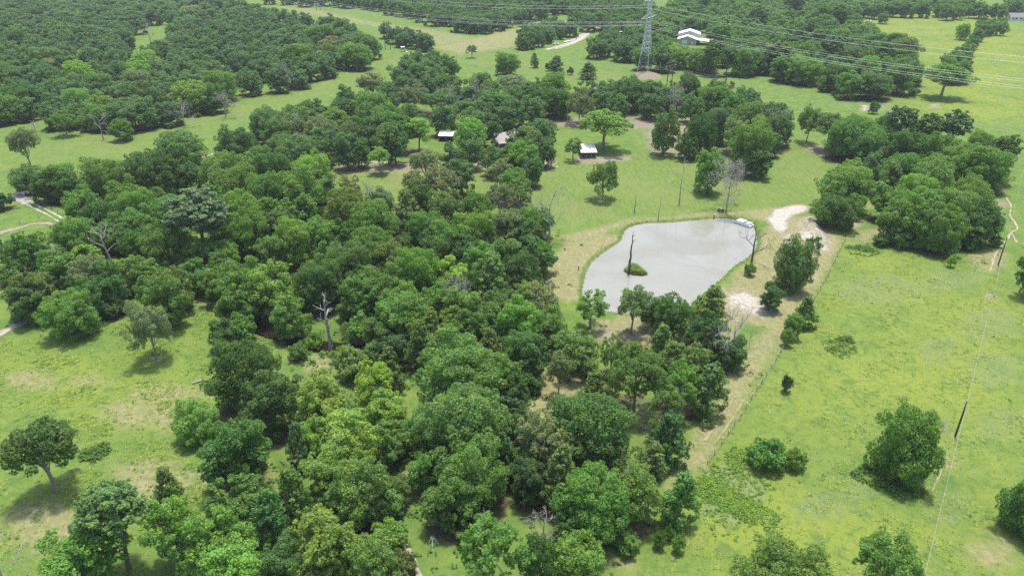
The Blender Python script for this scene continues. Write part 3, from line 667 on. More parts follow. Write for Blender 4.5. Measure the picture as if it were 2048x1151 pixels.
track([(1738,82),(1737,62),(1738,45),(1746,28),(1758,18)], 2.6, .9, 'track_white', step=3, jag=.2, seed=4)
track([(2012,395),(2022,412),(2020,430),(2030,445),(2034,458),(2022,466),(2014,478),(2000,495),(1990,512),(1984,530),(1978,545)], 0, .5, 'track', jag=.15, seed=5)
track([(2022,466),(2028,474),(2034,486)], 0, .4, 'track', jag=.12, seed=6)
track([(1320,26),(1335,18),(1345,8),(1375,0)], 0, 5.0, 'track_white', step=5, jag=.5, seed=7)
track([(1092,100),(1115,94),(1140,84),(1160,72),(1180,62),(1200,56)], 0, 4.6, 'track', step=3, jag=.7, seed=21)
track([(640,322),(700,322),(780,326),(860,330),(930,332),(1000,334),(1060,330)], 0, 2.2, 'track', jag=.4, seed=8)
track([(180,330),(240,332),(300,345),(360,330),(440,305),(520,312)], 0, 2.0, 'track', jag=.4, seed=9)
track([(1480,795),(1462,822),(1440,855),(1415,890)], 1.9, .40, 'track_dry', jag=.12, seed=10)
track([(805,1080),(822,1110),(838,1150),(842,1180)], 0, .7, 'track', jag=.2, seed=11)
track([(1880,868),(1876,890),(1884,915),(1878,950),(1862,985)], 0, .35, 'track_dry', jag=.15, seed=12)
track([(805,940),(800,955),(808,975)], 0, 1.0, 'track', jag=.3, seed=13)

# ------------------------------------------------------------------ tree patterns (shared meshes; every tree is its own object)
def unit(v): return v/(np.linalg.norm(v, axis=1)[:, None]+1e-9)
def leaf_quads(P, N, size, rng, asp=.62):
    """one small folded spray of leaves per point"""
    n = len(P); r = unit(rng.normal(size=(n, 3))); U = unit(np.cross(N, r)); V = np.cross(N, U); s = size[:, None]
    a = P+U*s; b = P+V*s*asp+N*s*.12; c = P-U*s; d = P-V*s*asp+N*s*.12
    return np.stack([a, b, c, d], 1).reshape(-1, 3), np.arange(n*4).reshape(-1, 4)
def lobed(rng, lobes, n, ls, zlo, flat=.85, jit=.75, upb=.45, sub=9, sr=(.30, .52)):
    """boughs (lobes) made of smaller leafy clumps; leaves sit on the outside of the clumps"""
    C = []; R = []; O = []
    for l in lobes:
        c = np.array(l[:3]); d = unit(rng.normal(size=(sub, 3))+np.array((0, 0, .25)))
        for q in d:
            C.append(c+q*l[3]*rng.uniform(.50, 1.0)*np.array((1, 1, flat))); R.append(l[3]*rng.uniform(*sr)); O.append(q)
    C = np.array(C); R = np.array(R); O = np.array(O); pr = R**2/(R**2).sum(); out = []; nor = []; got = 0
    while got < n:
        m = min(n, 6000); k = rng.choice(len(R), m, p=pr); d = unit(rng.normal(size=(m, 3))+np.array((0, 0, .25))+O[k]*.35)
        p = C[k]+d*(R[k]*(1.10-.5*rng.random(m)**1.6))[:, None]*np.array((1, 1, flat))
        keep = p[:, 2] > zlo; p, d, k = p[keep], d[keep], k[keep]
        dist = ((p[:, None, :].astype(np.float32)-C[None].astype(np.float32))**2).sum(2)/(R[None]**2).astype(np.float32); dist[np.arange(len(p)), k] = 9
        keep = (dist.min(1) > .55) | (rng.random(len(p)) < .12)
        out.append(p[keep]); nor.append(d[keep]+O[k[keep]]*.5); got += int(keep.sum())
    P = np.concatenate(out)[:n]; D = unit(np.concatenate(nor)[:n])
    N = unit(D+np.array((0, 0, upb))+rng.normal(size=(n, 3))*jit)
    return leaf_quads(P, N, ls*rng.uniform(.6, 1.35, n), rng)
def trunk_mesh(name, rng, h, r0, targets, lean=.0):
    m = MB(); top = Vector((rng.normal()*lean, rng.normal()*lean, h*.62))
    sp = [Vector((0, 0, -.5)), Vector((top.x*.15, top.y*.15, h*.12)), Vector((top.x*.45+rng.normal()*.12, top.y*.45+rng.normal()*.12, h*.34)), top]
    m.tube(sp, [r0*1.45, r0, r0*.8, r0*.35], 7)
    for i, t in enumerate(targets):
        a = sp[2].lerp(sp[3], float(rng.uniform(-.35, .9))) if i else sp[3]; t = Vector([float(v) for v in t]); mid = a.lerp(t, .5)+Vector((0, 0, float(rng.uniform(-.3, .6))))
        m.tube([a, mid, t], [r0*.42, r0*.26, r0*.08], 5)
    me = bpy.data.meshes.new(name); me.from_pydata(m.v, [], m.f); me.update(); return me
def proto_oak(seed, R=5.0, h=12.5, n=7000, nl=26, ls=.30, loose=False, spread=1.0, skirt=1.88, high=False, full=False):
    """a crown of many unequal clumps on a low dome that comes down close to the ground"""
    rng = np.random.default_rng(seed); zc = h*(.50 if not loose else .58); rz = h*(.50 if not loose else .42); lobes = []
    if high: zc, rz, skirt = h*.70, h*.31, 1.55
    if full: zc, rz, skirt = h*.46, h*.54, 1.90
    wob = rng.uniform(.82, 1.12, 7) if not full else rng.uniform(.92, 1.08, 7)
    for i in range(nl):
        f = (i+.5)/nl; z = 1-(skirt if not loose else 1.5)*f; a = i*2.39996+rng.normal()*.5; rr = math.sqrt(max(0, 1-min(1, z*z*.92)))
        q = rng.uniform(.48 if not full else .62, .86)*spread*wob[int((a % 6.283)/6.284*7)]*(1.10 if loose else 1.0)
        lobes.append((math.cos(a)*rr*R*q, math.sin(a)*rr*R*q, zc+z*rz*q*1.05, R*(rng.uniform(.13, .34) if rng.random() < .7 else rng.uniform(.28, .42))*(.82 if loose else 1.0)))
    if not loose: lobes += [(rng.normal()*R*.15, rng.normal()*R*.15, zc+rz*.15, R*.42), (rng.normal()*R*.3, rng.normal()*R*.3, zc-rz*.2, R*.45)]
    v, f = lobed(rng, lobes, n, ls, h*(.02 if not high else .36))
    cm = np_mesh('oak_crown', v, f); cm.materials.append(M['leaf'])
    tg = [lobes[j][:3] for j in rng.choice(len(lobes), 11 if loose else 7, replace=False)]
    tg += [tuple(v*1.28 for v in lobes[j][:2])+(lobes[j][2]+R*.22,) for j in rng.choice(len(lobes)//2, 4 if not (loose or high) else 7)]
    tm = trunk_mesh('oak_trunk', rng, h, .30 if not loose else .34, tg, .3); tm.materials.append(M['grey_bark' if loose or high else 'bark'])
    return cm, tm, 2*R, h
def proto_cedar(seed, R=3.0, h=9.0, n=10000, ls=.145):
    rng = np.random.default_rng(seed); lobes = []
    for i in range(80):
        f = rng.random()**.8; z = .08*h+f*.90*h; rr = R*(1-.86*max(0, (z/h)-.05)**1.5)*rng.uniform(.40, .92); a = i*2.39996+rng.normal()*.3
        lobes.append((math.cos(a)*rr, math.sin(a)*rr, z, R*rng.uniform(.20, .34)*(1.15-.55*z/h)))
    lobes.append((0, 0, h*.95, R*.13))
    v, f = lobed(rng, lobes, n, ls, .25, flat=1.15, jit=.7, upb=.3, sub=6)
    cm = np_mesh('cedar_crown', v, f); cm.materials.append(M['needle'])
    tm = trunk_mesh('cedar_trunk', rng, h*1.3, .17, [(R*.3, 0, h*.5), (-R*.3, .2, h*.6)], .1); tm.materials.append(M['bark'])
    return cm, tm, 2*R, h
def proto_pine(seed, R=4.2, h=19.0, n=16000, ls=.17):
    rng = np.random.default_rng(seed); lobes = []; zc = h*.74
    for i in range(64):
        f = (i+.5)/64; z = 1-1.9*f; a = i*2.39996+rng.normal()*.4; rr = math.sqrt(max(0, 1-min(1, z*z))); q = rng.uniform(.50, .92)
        lobes.append((math.cos(a)*rr*R*q, math.sin(a)*rr*R*q, zc+z*h*.25*q, R*rng.uniform(.16, .28)))
    v, f = lobed(rng, lobes, n, ls, h*.40, flat=.8, jit=.8, upb=.5, sub=6)
    cm = np_mesh('pine_crown', v, f); cm.materials.append(M['needle'])
    tm = trunk_mesh('pine_trunk', rng, h*1.25, .27, [lobes[j][:3] for j in rng.choice(42, 12, replace=False)], .35); tm.materials.append(M['bark'])
    return cm, tm, 2*R, h
def proto_bush(seed, R=2.2, h=3.4, n=5200, ls=.13):
    rng = np.random.default_rng(seed); lobes = []
    for i in range(18):
        a = i*2.39996; q = math.sqrt((i+.5)/18)*.78; lobes.append((math.cos(a)*q*R, math.sin(a)*q*R, h*(.28+.42*(1-q)*rng.uniform(.6, 1.2)), R*rng.uniform(.24, .40)))
    v, f = lobed(rng, lobes, n, ls, .03)
    cm = np_mesh('bush_leaves', v, f); cm.materials.append(M['leaf'])
    m = MB()
    for i in range(6):
        t = lobes[i*3]; m.tube([(0, 0, -.3), (t[0]*.4, t[1]*.4, t[2]*.5), t[:3]], [.07, .05, .02], 5)
    tm = bpy.data.meshes.new('bush_stems'); tm.from_pydata(m.v, [], m.f); tm.materials.append(M['bark'])
    return cm, tm, 2*R, h
def branching(m, rng, p, d, L, r, lev, spread=.6, bend=.25, twig=None):
    pts = [p]; dd = d.copy()
    for _ in range(3):
        dd = (dd+Vector(rng.normal(size=3)*bend)+Vector((0, 0, .06))).normalized(); pts.append(pts[-1]+dd*L/3)
    r = max(r, .020)
    (twig if twig is not None and lev <= 1 else m).tube(pts, [r, r*.85, r*.7, r*.5], 5 if lev > 1 else 3)
    if lev <= 0: return
    for k in range(int(rng.integers(3, 5))):
        a = pts[1].lerp(pts[3], float(rng.uniform(.1, 1))) if k else pts[3]
        nd_ = (dd+Vector(rng.normal(size=3)*spread)).normalized()
        branching(m, rng, a, nd_, L*float(rng.uniform(.5, .75)), r*.5, lev-1, spread, bend, twig)
def dead_tree(name, label, bx, by, top, lev=3, mat='dead_wood', tw='twig', r0=.28, seed=0, spread=.6, lean=(0, 0), forks=5, start=.35, tipf=.8, blen=1.0):
    """a leafless tree: trunk with limbs, and its fine twigs"""
    x, y = G(bx, by); h = height_at(x, y, top); rng = np.random.default_rng(seed+100)
    o = thing(name, label, 'dead tree', (x, y, H(x, y)), 0); m = MB(); t = MB()
    tp = Vector((lean[0]*h, lean[1]*h, h*tipf)); base = [Vector((0, 0, -.6)), tp*.35+Vector(rng.normal(size=3)*.1), tp*.7+Vector(rng.normal(size=3)*.12), tp]
    m.tube(base, [r0*1.3, r0, r0*.75, r0*.45], 7)
    for i in range(forks):
        f = start+(1-start)*i/max(1, forks-1); a = base[1].lerp(base[3], min(1, max(0, (f-.35)/.65))) if f > .35 else base[0].lerp(base[1], f/.35)
        an = i*2.4+rng.normal()*.4; d = Vector((math.cos(an)*.9, math.sin(an)*.9, .35+.6*f)).normalized()
        branching(m, rng, a, d, h*(.46-.20*f)*blen, r0*.5, lev-1, spread, .25, t)
    m.build('trunk', M[mat], o)
    if t.v: t.build('twigs', M[tw], o)['kind'] = 'stuff'
    return o
def snag(name, label, bx, by, top, r0=.3, mat='dark_snag', stubs=3, seed=0, lean=(0, 0)):
    """a broken-off bare trunk with a few stubs"""
    x, y = G(bx, by); h = height_at(x, y, top); rng = np.random.default_rng(seed+40); o = thing(name, label, 'dead tree', (x, y, max(H(x, y), -1.2)), 0)
    n = 9; pts = [Vector((lean[0]*h*(i/n)+(rng.normal()*.10 if i else 0), lean[1]*h*(i/n)+(rng.normal()*.10 if i else 0), -1.0+(h+1)*i/n)) for i in range(n+1)]
    m = MB(); m.tube(pts, [r0*(1.25-1.05*i/n)*(1+.15*rng.normal()) if i < n else .03 for i in range(n+1)], 7); m.build('trunk', M[mat], o)
    for k in range(stubs):
        a = pts[int(rng.integers(4, 9))]; an = rng.uniform(0, 6.28); L = float(rng.uniform(.06, .16))*h
        d = Vector((math.cos(an), math.sin(an)*.5, .35)); MB().tube([a, a+d*L*.6, a+d*L+Vector((0, 0, L*.2))], [r0*.35, r0*.22, .03], 5).build('branch', M[mat], o)
    return o

PR = {'o': [proto_oak(11+i, R=5, h=12.5-.4*(i % 3), n=15000, nl=34+4*i, ls=.205, spread=1.06+.04*(i % 3)) for i in range(6)],
      'O': [proto_oak(31+i, R=8, h=16, n=36000, nl=66+8*i, ls=.215, spread=1.08) for i in range(4)],
      'l': [proto_oak(51+i, R=5, h=13, n=8000, nl=30, ls=.19, loose=True) for i in range(4)],
      'L': [proto_oak(61+i, R=7.5, h=15.5, n=19000, nl=48, ls=.21, loose=True) for i in range(3)],
      'h': [proto_oak(101+i, R=5, h=13, n=10500, nl=36, ls=.20, spread=1.1, high=True) for i in range(4)],
      'r': [proto_oak(111+i, R=6, h=10.5, n=22000, nl=60, ls=.20, spread=1.06, full=True) for i in range(3)],
      'y': [proto_oak(71+i, R=6, h=14, n=15000, nl=34, ls=.24, spread=1.08) for i in range(3)],
      'c': [proto_cedar(81+i) for i in range(4)], 'p': [proto_pine(91+i) for i in range(3)], 'b': [proto_bush(96+i) for i in range(3)]}
# true spread and height of every pattern
for k_, L_ in PR.items():
    for j_, (cm, tm, w_, h_) in enumerate(L_):
        co = np.zeros(len(cm.vertices)*3, np.float32); cm.vertices.foreach_get('co', co); co = co.reshape(-1, 3)
        L_[j_] = (cm, tm, 2*float(np.percentile(np.hypot(co[:, 0], co[:, 1]), 98)), float(np.percentile(co[:, 2], 99.7)))
NAME = {'o': 'oak_tree', 'h': 'oak_tree', 'r': 'oak_tree', 'l': 'oak_tree', 'y': 'elm_tree', 'c': 'cedar_tree', 'p': 'pine_tree', 'b': 'bush'}
WORD = {'o': 'oak', 'h': 'high-crowned oak', 'r': 'oak', 'l': 'loose oak', 'y': 'elm', 'c': 'cedar', 'p': 'pine', 'b': 'bush'}
def pick(t):
    k = t['kind']
    if k == 'o' and t['w'] > 12.5: return 'O'
    if k == 'l' and t['w'] > 11.5: return 'L'
    return k
def place_tree(t, label, group):
    key = pick(t); i = int(RNG.integers(len(PR[key]))); cm, tm, w, h = PR[key][i]
    o = thing(NAME[t['kind']], label, 'bush' if t['kind'] == 'b' else 'tree', (t['x'], t['y'], H(t['x'], t['y'])), RNG.uniform(0, 6.28), group)
    s = t['w']/w; o.scale = (s*RNG.uniform(.94, 1.06), s*RNG.uniform(.94, 1.06), t['h']/h*(RNG.uniform(.88, 1.12) if t['where'] else 1))
    c = link('crown' if t['kind'] != 'b' else 'leaves', cm, None, o); tr = link('trunk' if t['kind'] != 'b' else 'stems', tm, None, o)
    j = RNG.normal(size=3)*.05; col = [max(.005, v*(1+j[q])*(1+.10*j[0])) for q, v in enumerate(TONE[t['tone']])]
    c.color = (*col, 1)
    return o
LAND = [((655,640),'the big creek snag'),((210,495),'the bleached crooked snag'),((120,525),'the small bleached snag'),((866,1082),'the tripod feeder'),((400,445),'the tall creek pine'),((40,398),'the small bridge'),
        ((915,590),'the grey leafless crown'),((512,303),'the tiny grey shed'),((892,262),'the white-roofed shed'),((1018,268),'the grey-roofed house'),((1175,300),'the white-roofed cabin'),((1292,80),'the lattice pylon'),
        ((1322,135),'the grove H-frame pole'),((775,70),'the corner H-frame pole'),((1382,70),'the barn'),((1105,440),'the half-dead shore tree'),((1157,535),'the person on the left shore'),((1441,420),'the quad bike'),
        ((1258,500),'the islet snag'),((1358,375),'the thin bare lawn tree'),((1205,360),'the lone lawn oak'),((290,650),'the loose meadow oak'),((75,920),'the dark broad oak'),((230,1030),'the lower left pine'),
        ((1357,1000),'the cone-shaped tree'),((1086,1060),'the white bare limbs'),((1262,610),'the tall open shore oak'),((1330,875),'the broad dark cedar'),((1455,690),'the grey dead strip tree'),((1790,890),'the big field oak'),
        ((1893,260),'the white dead treetop'),((2000,500),'the trail power pole'),((1680,380),'the sand pile oak'),((806,99),'the meadow hunting blind'),((1240,70),'the scrub hunting blind'),((1111,88),'the lower pickup truck'),
        ((98,134),'the rusty brown oak'),((303,65),'the dead crown in the gap'),((432,195),'the dark round edge tree'),((62,290),'the pale-trunked meadow tree'),((545,558),'the bright yellow-green elm'),((660,830),'the three bright creek elms'),
        ((1875,165),'the huge spreading field tree'),((2036,38),'the far white house'),((1745,45),'the two-rut field track'),((637,12),'the far H-frame pole'),((944,103),'the lone small meadow tree'),((1550,255),'the whitish dead grove tree'),
        ((1120,750),'the slim young oak'),((762,320),'the small lawn tree')]
ORD = ['nearest', 'second nearest', 'third nearest', 'fourth nearest', 'fifth nearest', 'sixth nearest', 'seventh nearest', 'eighth nearest', 'ninth nearest', 'tenth nearest', 'eleventh nearest', 'twelfth nearest', 'thirteenth nearest', 'fourteenth nearest', 'fifteenth nearest']
DIRS = ['to the right of', 'to the upper right of', 'above', 'to the upper left of', 'to the left of', 'to the lower left of', 'below', 'to the lower right of']
def tree_labels(trees):
    """each tree by its colour and kind, and by its rank and direction from the nearest thing one can find"""
    b = {}
    for t in trees:
        px, py = t['px']; px = min(2040, max(8, px)); py = min(1145, max(6, py))
        d, (lx, ly), nm = min((math.hypot(px-l[0], (py-l[1])*1.3), l, n_) for l, n_ in LAND)
        k = int(((math.atan2(ly-py, px-lx)+math.pi/8) % (2*math.pi))/(math.pi/4)) % 8
        b.setdefault((TWORD[t['tone']], WORD[t['kind']], DIRS[k], nm), []).append((d, id(t), t))
    for (tw_, wd, dr, nm), L in b.items():
        L.sort()
        for i, (_, _, t) in enumerate(L):
            t['auto'] = f'{tw_} {wd}, {ORD[i]} {dr} {nm}' if len(L) > 1 else f'{tw_} {wd} {dr} {nm}'
GROUP = {'in the creek wood': 'trees of the creek wood', 'beside the creek below the pond': 'trees of the creek wood'}
# the largest in the picture are individuals; the rest of the closed far woods is one mass
for t in TREES:
    px, py = project(t['x'], t['y'], t['h']*.6); t['size'] = t['w']*FPX/depth(t['x'], t['y'], t['h']*.6); t['px'] = (px, py)
broad = sorted([t for t in TREES if t['kind'] in 'olyhr'], key=lambda t: (t['label'] is None, -t['size']))
keep = {id(t) for t in broad[:330]}
ind = [t for t in TREES if t['kind'] not in 'olyhr' or id(t) in keep]
rest = [t for t in TREES if not (t['kind'] not in 'olyhr' or id(t) in keep)]
from collections import Counter; print(Counter(t['where'] for t in TREES)); print('TREES', len(TREES), 'individual', len(ind), 'mass', len(rest))
first = {}
tree_labels([t for t in ind if not t['label']])
for t in ind:
    lab = t['label'] or t['auto']
    g = None if t['label'] else ('trees ' + t['where'])
    o = place_tree(t, lab, g)
    key = pick(t)
    for ch in o.children:
        first.setdefault(ch.data.name, ch)
# far woods too dense to count: instances of the same trees at the remaining places
def instancer(name, trees, col, label):
    me = bpy.data.meshes.new(name); me.from_pydata([(t['x'], t['y'], H(t['x'], t['y'])) for t in trees], [], [])
    protos = PR['o']; pid = RNG.integers(len(protos), size=len(trees))
    sc = np.array([(t['w']/protos[p][2], t['w']/protos[p][2], t['h']/protos[p][3]) for t, p in zip(trees, pid)], np.float32)
    rot = np.stack([np.zeros(len(trees)), np.zeros(len(trees)), RNG.uniform(0, 6.28, len(trees))], 1).astype(np.float32)
    for nm, ty, data, fld in (('pid', 'INT', pid.astype(np.int32), 'value'), ('scl', 'FLOAT_VECTOR', sc.ravel(), 'vector'), ('rot', 'FLOAT_VECTOR', rot.ravel(), 'vector')):
        a = me.attributes.new(nm, ty, 'POINT'); a.data.foreach_set(fld, data)
    ob = link(name, me, None); ng = bpy.data.node_groups.new('woodland', 'GeometryNodeTree')
    ng.interface.new_socket('Geometry', in_out='INPUT', socket_type='NodeSocketGeometry'); ng.interface.new_socket('Geometry', in_out='OUTPUT', socket_type='NodeSocketGeometry')
    gi = ng.nodes.new('NodeGroupInput'); go = ng.nodes.new('NodeGroupOutput'); jn = ng.nodes.new('GeometryNodeJoinGeometry')
    def attr(nm, ty):
        a = ng.nodes.new('GeometryNodeInputNamedAttribute'); a.data_type = ty; a.inputs['Name'].default_value = nm; return a.outputs['Attribute']
    for j, p in enumerate(protos):
        for q in (0, 1):
            src = first.get(p[q].name)
            if src is None: continue
            oi = ng.nodes.new('GeometryNodeObjectInfo'); oi.transform_space = 'ORIGINAL'; oi.inputs['Object'].default_value = src; oi.inputs['As Instance'].default_value = True
            ip = ng.nodes.new('GeometryNodeInstanceOnPoints'); cmp = ng.nodes.new('FunctionNodeCompare'); cmp.data_type = 'INT'; cmp.operation = 'EQUAL'
            ng.links.new(attr('pid', 'INT'), cmp.inputs[2]); cmp.inputs[3].default_value = j
            ng.links.new(gi.outputs[0], ip.inputs['Points']); ng.links.new(cmp.outputs[0], ip.inputs['Selection']); ng.links.new(oi.outputs['Geometry'], ip.inputs['Instance'])
            e2r = ng.nodes.new('FunctionNodeEulerToRotation'); ng.links.new(attr('rot', 'FLOAT_VECTOR'), e2r.inputs[0]); ng.links.new(e2r.outputs[0], ip.inputs['Rotation'])
            ng.links.new(attr('scl', 'FLOAT_VECTOR'), ip.inputs['Scale']); ng.links.new(ip.outputs[0], jn.inputs[0])
    ng.links.new(jn.outputs[0], go.inputs[0])
    md = ob.modifiers.new('woodland', 'NODES'); md.node_group = ng; ob.color = (*col, 1)
    return stuff(ob, label, 'woodland')
for key, col_, lab in ((('upper left',), (0.134, 0.237, 0.099), 'closed dull green canopy of the upper left wood'), (('upper right', 'top right', 'white house', 'hedge'), (0.138, 0.262, 0.081), 'closed green canopy of the upper right wood'), (None, (0.127, 0.233, 0.092), 'closed canopy of the far wood along the top edge')):
    L_ = [dict(t, w=t['w']*1.05) for t in rest if (any(k in t['where'] for k in key) if key else True)]; rest = [t for t in rest if key and not any(k in t['where'] for k in key)]
    if L_: instancer('distant_woodland', L_, col_, lab)
edge_ = []
for t in TREES:
    if t['where'].split(' ')[-1] in ('wood', 'edge', 'pylon', 'drive') and 'creek' not in t['where'] and 'right-hand' not in t['where'] and 'sandy' not in t['where']:
        for _ in range(2):
            a = RNG.uniform(0, 6.28); r = t['w']*RNG.uniform(.35, .55); w = RNG.uniform(3, 5.5); edge_.append(dict(x=t['x']+math.cos(a)*r, y=t['y']+math.sin(a)*r, w=w, h=w*RNG.uniform(.6, .9)))
instancer('wood_edge_brush', edge_, (0.154, 0.264, 0.084), 'green brush filling the foot of the far woods')

fill = []
for t in TREES:
    if t['where'] in ('in the creek wood', 'beside the creek below the pond', 'in the right-hand wood') and t['kind'] in 'oy':
        for _ in range(3):
            a = RNG.uniform(0, 6.28); r = t['w']*RNG.uniform(.40, .62); x, y = t['x']+math.cos(a)*r, t['y']+math.sin(a)*r; w = RNG.uniform(3.0, 5.5)
            P_ = np.array([(x, y)])
            if min(sdf_line(P_, CREEK)[0], sdf_line(P_, CREEK2)[0]) < 4.6 or sdf_poly(P_, POND)[0] < 8: continue
            k = int(np.argmin((GP[:, 0]-x)**2+(GP[:, 1]-y)**2))
            if CH['floor'][k] < .3 or CH['dry'][k] > .5: continue
            fill.append(dict(x=x, y=y, w=w, h=w*RNG.uniform(.75, 1.05)))
instancer('understorey', fill, (0.143, 0.264, 0.068), 'low green understorey closing the gaps between the wood trees')
# ------------------------------------------------------------------ dead trees, snags, fallen wood
dead_tree('dead_tree', 'grey feathery leafless tree on the lawn beside the parked quad bike', 1452, 425, 338, 6, r0=.24, seed=1, spread=.5, forks=8, start=.22)
dead_tree('dead_tree', 'bare twisted dark tree at the right rim of the pond', 1503, 525, 458, 4, 'dark_snag', 'dark_snag', r0=.26, seed=2, spread=.5, forks=4, start=.3)
dead_tree('dead_tree', 'big grey snag with stout broken limbs above the brown creek', 660, 690, 583, 2, r0=.36, seed=3, spread=.4, forks=7, start=.45, tipf=.97, blen=.5)
dead_tree('dead_tree', 'bleached snag with crooked limbs in the creek wood, far left', 226, 532, 452, 3, r0=.30, seed=4, spread=.6, forks=5, start=.45, lean=(-.12, 0))
dead_tree('dead_tree', 'small bleached snag left of the crooked one in the creek wood', 124, 552, 496, 3, r0=.22, seed=5, spread=.6, forks=5, start=.3)
dead_tree('dead_tree', 'half-dead pale tree on the wood edge left of the pond', 1098, 488, 388, 4, r0=.28, seed=6, spread=.5, forks=6, start=.4)
dead_tree('dead_tree', 'grey dead tree against dark crown beside the mown strip', 1450, 735, 640, 4, r0=.26, seed=7, spread=.55, forks=6, start=.4, lean=(.08, 0))
dead_tree('dead_tree', 'grey leafless crown poking from the middle of the creek wood', 915, 640, 566, 4, r0=.24, seed=8, spread=.4, forks=7, start=.4)
dead_tree('dead_tree', 'pale grey leafless bush in the bottom left corner', 15, 1180, 1098, 4, r0=.16, seed=9, spread=.55, forks=7, start=.15)
dead_tree('dead_tree', 'white bare limbs poking out at the bottom edge, lower middle', 1086, 1100, 1036, 4, 'dead_wood', 'pale_bark', r0=.18, seed=10, spread=.7, forks=5, start=.4)
dead_tree('dead_tree', 'thin bare grey tree on the pond lawn with side branches', 1358, 410, 338, 3, 'dead_wood', 'twig', r0=.2, seed=11, spread=.35, forks=4, start=.5)
dead_tree('dead_tree', 'whitish dead tree at the right rim of the grove', 1550, 292, 222, 4, r0=.26, seed=12, spread=.6, forks=6, start=.35)
dead_tree('dead_tree', 'white dead treetop among the pines of the right-hand wood', 1893, 290, 232, 4, r0=.25, seed=13, spread=.6, forks=5, start=.5)
dead_tree('dead_tree', 'grey leafless tree at the front of the upper left wood, with pale forked trunk', 75, 275, 245, 4, r0=.25, seed=14, spread=.7, forks=6, start=.2)
dead_tree('dead_tree', 'slim bare snag in front of the upper left wood', 207, 280, 226, 3, r0=.22, seed=15, spread=.4, forks=5, start=.4)
dead_tree('dead_tree', 'grey twiggy dead crown in the gap of the upper left wood', 303, 92, 45, 4, r0=.28, seed=16, spread=.5, forks=6, start=.35)
dead_tree('dead_tree', 'grey leafless crown at the left end of the grove', 590, 300, 235, 4, r0=.22, seed=17, spread=.45, forks=6, start=.35)
dead_tree('dead_tree', 'grey leafless tree behind the grey-roofed house', 893, 238, 172, 4, r0=.22, seed=18, spread=.45, forks=6, start=.35)
dead_tree('dead_tree', 'grey twiggy dead tree beside the gravel drive scrub', 1252, 108, 82, 3, r0=.25, seed=19, spread=.5, forks=5, start=.3)
dead_tree('dead_tree', 'pale dead branches on the right side of the lone field oak', 1852, 905, 838, 4, 'dead_wood', 'pale_bark', r0=.14, seed=20, spread=.6, forks=5, start=.55)
for i_, (bx_, by_, tp_, lb_) in enumerate([(452,235,190,'grey dead crown right of the dark round edge tree'),(370,255,208,'pale twiggy dead tree at the lower rim of the upper left wood'),(705,135,100,'grey dead crown near the right tip of the upper left wood'),
        (575,185,135,'grey dead crown halfway along the lower rim of the upper left wood'),(1190,215,172,'grey leafless crown inside the grove above the cabin'),(1345,240,182,'grey leafless tree in the grove right of the big cabin oak'),
        (385,330,285,'grey twiggy crown above the tall creek pine'),(735,420,375,'pale leafless shrub at the lower lip of the drive lawn'),(960,225,170,'pale twiggy dead crown above the grey-roofed house')]):
    dead_tree('dead_tree', lb_, bx_, by_, tp_, 5, r0=.22, seed=30+i_, spread=.5, forks=7, start=.25)
snag('dead_snag', 'dark charred snag standing on the grassy islet in the pond', 1258, 545, 459, .36, 'dark_snag', 3, 1, (.02, 0))
snag('dead_snag', 'short bare grey trunk on the lawn above the pond, leftmost', 1269, 428, 389, .26, 'grey_wood', 0, 2)
snag('dead_snag', 'thin bare trunk at the far shore of the pond', 1316, 440, 393, .15, 'grey_wood', 1, 3, (.05, 0))
snag('dead_snag', 'pale bare trunk standing among the oaks left of the cabin', 1134, 252, 212, .2, 'pale_bark', 1, 4)
def fallen(label, a, b, r, mat='dead_wood', br=2, seed=0):
    x0, y0 = G(*a); x1, y1 = G(*b); o = thing('fallen_log', label, 'log', (x0, y0, H(x0, y0)+r*.7)); rng = np.random.default_rng(seed)
    d = Vector((x1-x0, y1-y0, H(x1, y1)-H(x0, y0))); MB().tube([(0, 0, 0), d*.5+Vector((rng.normal()*.1, rng.normal()*.1, .05)), d], [r, r*.8, r*.45], 7).build('trunk', M[mat], o)
    for k in range(br):
        p = d*float(rng.uniform(.4, .9)); q = Vector((rng.normal(), rng.normal(), .6)).normalized()*d.length*.28; MB().tube([p, p+q*.6, p+q], [r*.4, r*.25, .02], 5).build('branch', M[mat], o)
fallen('pale fallen log at the right edge of the left meadow', (385,768), (412,760), .28, seed=1)
fallen('bleached fallen limb at the left edge beside the dark broad oak', (2,900), (48,880), .16, br=4, seed=2)
fallen('short fallen limb right of the dark broad oak', (155,910), (166,897), .10, seed=3)
fallen('thin fallen trunk on the meadow edge, upper left', (375,256), (402,251), .2, seed=4)

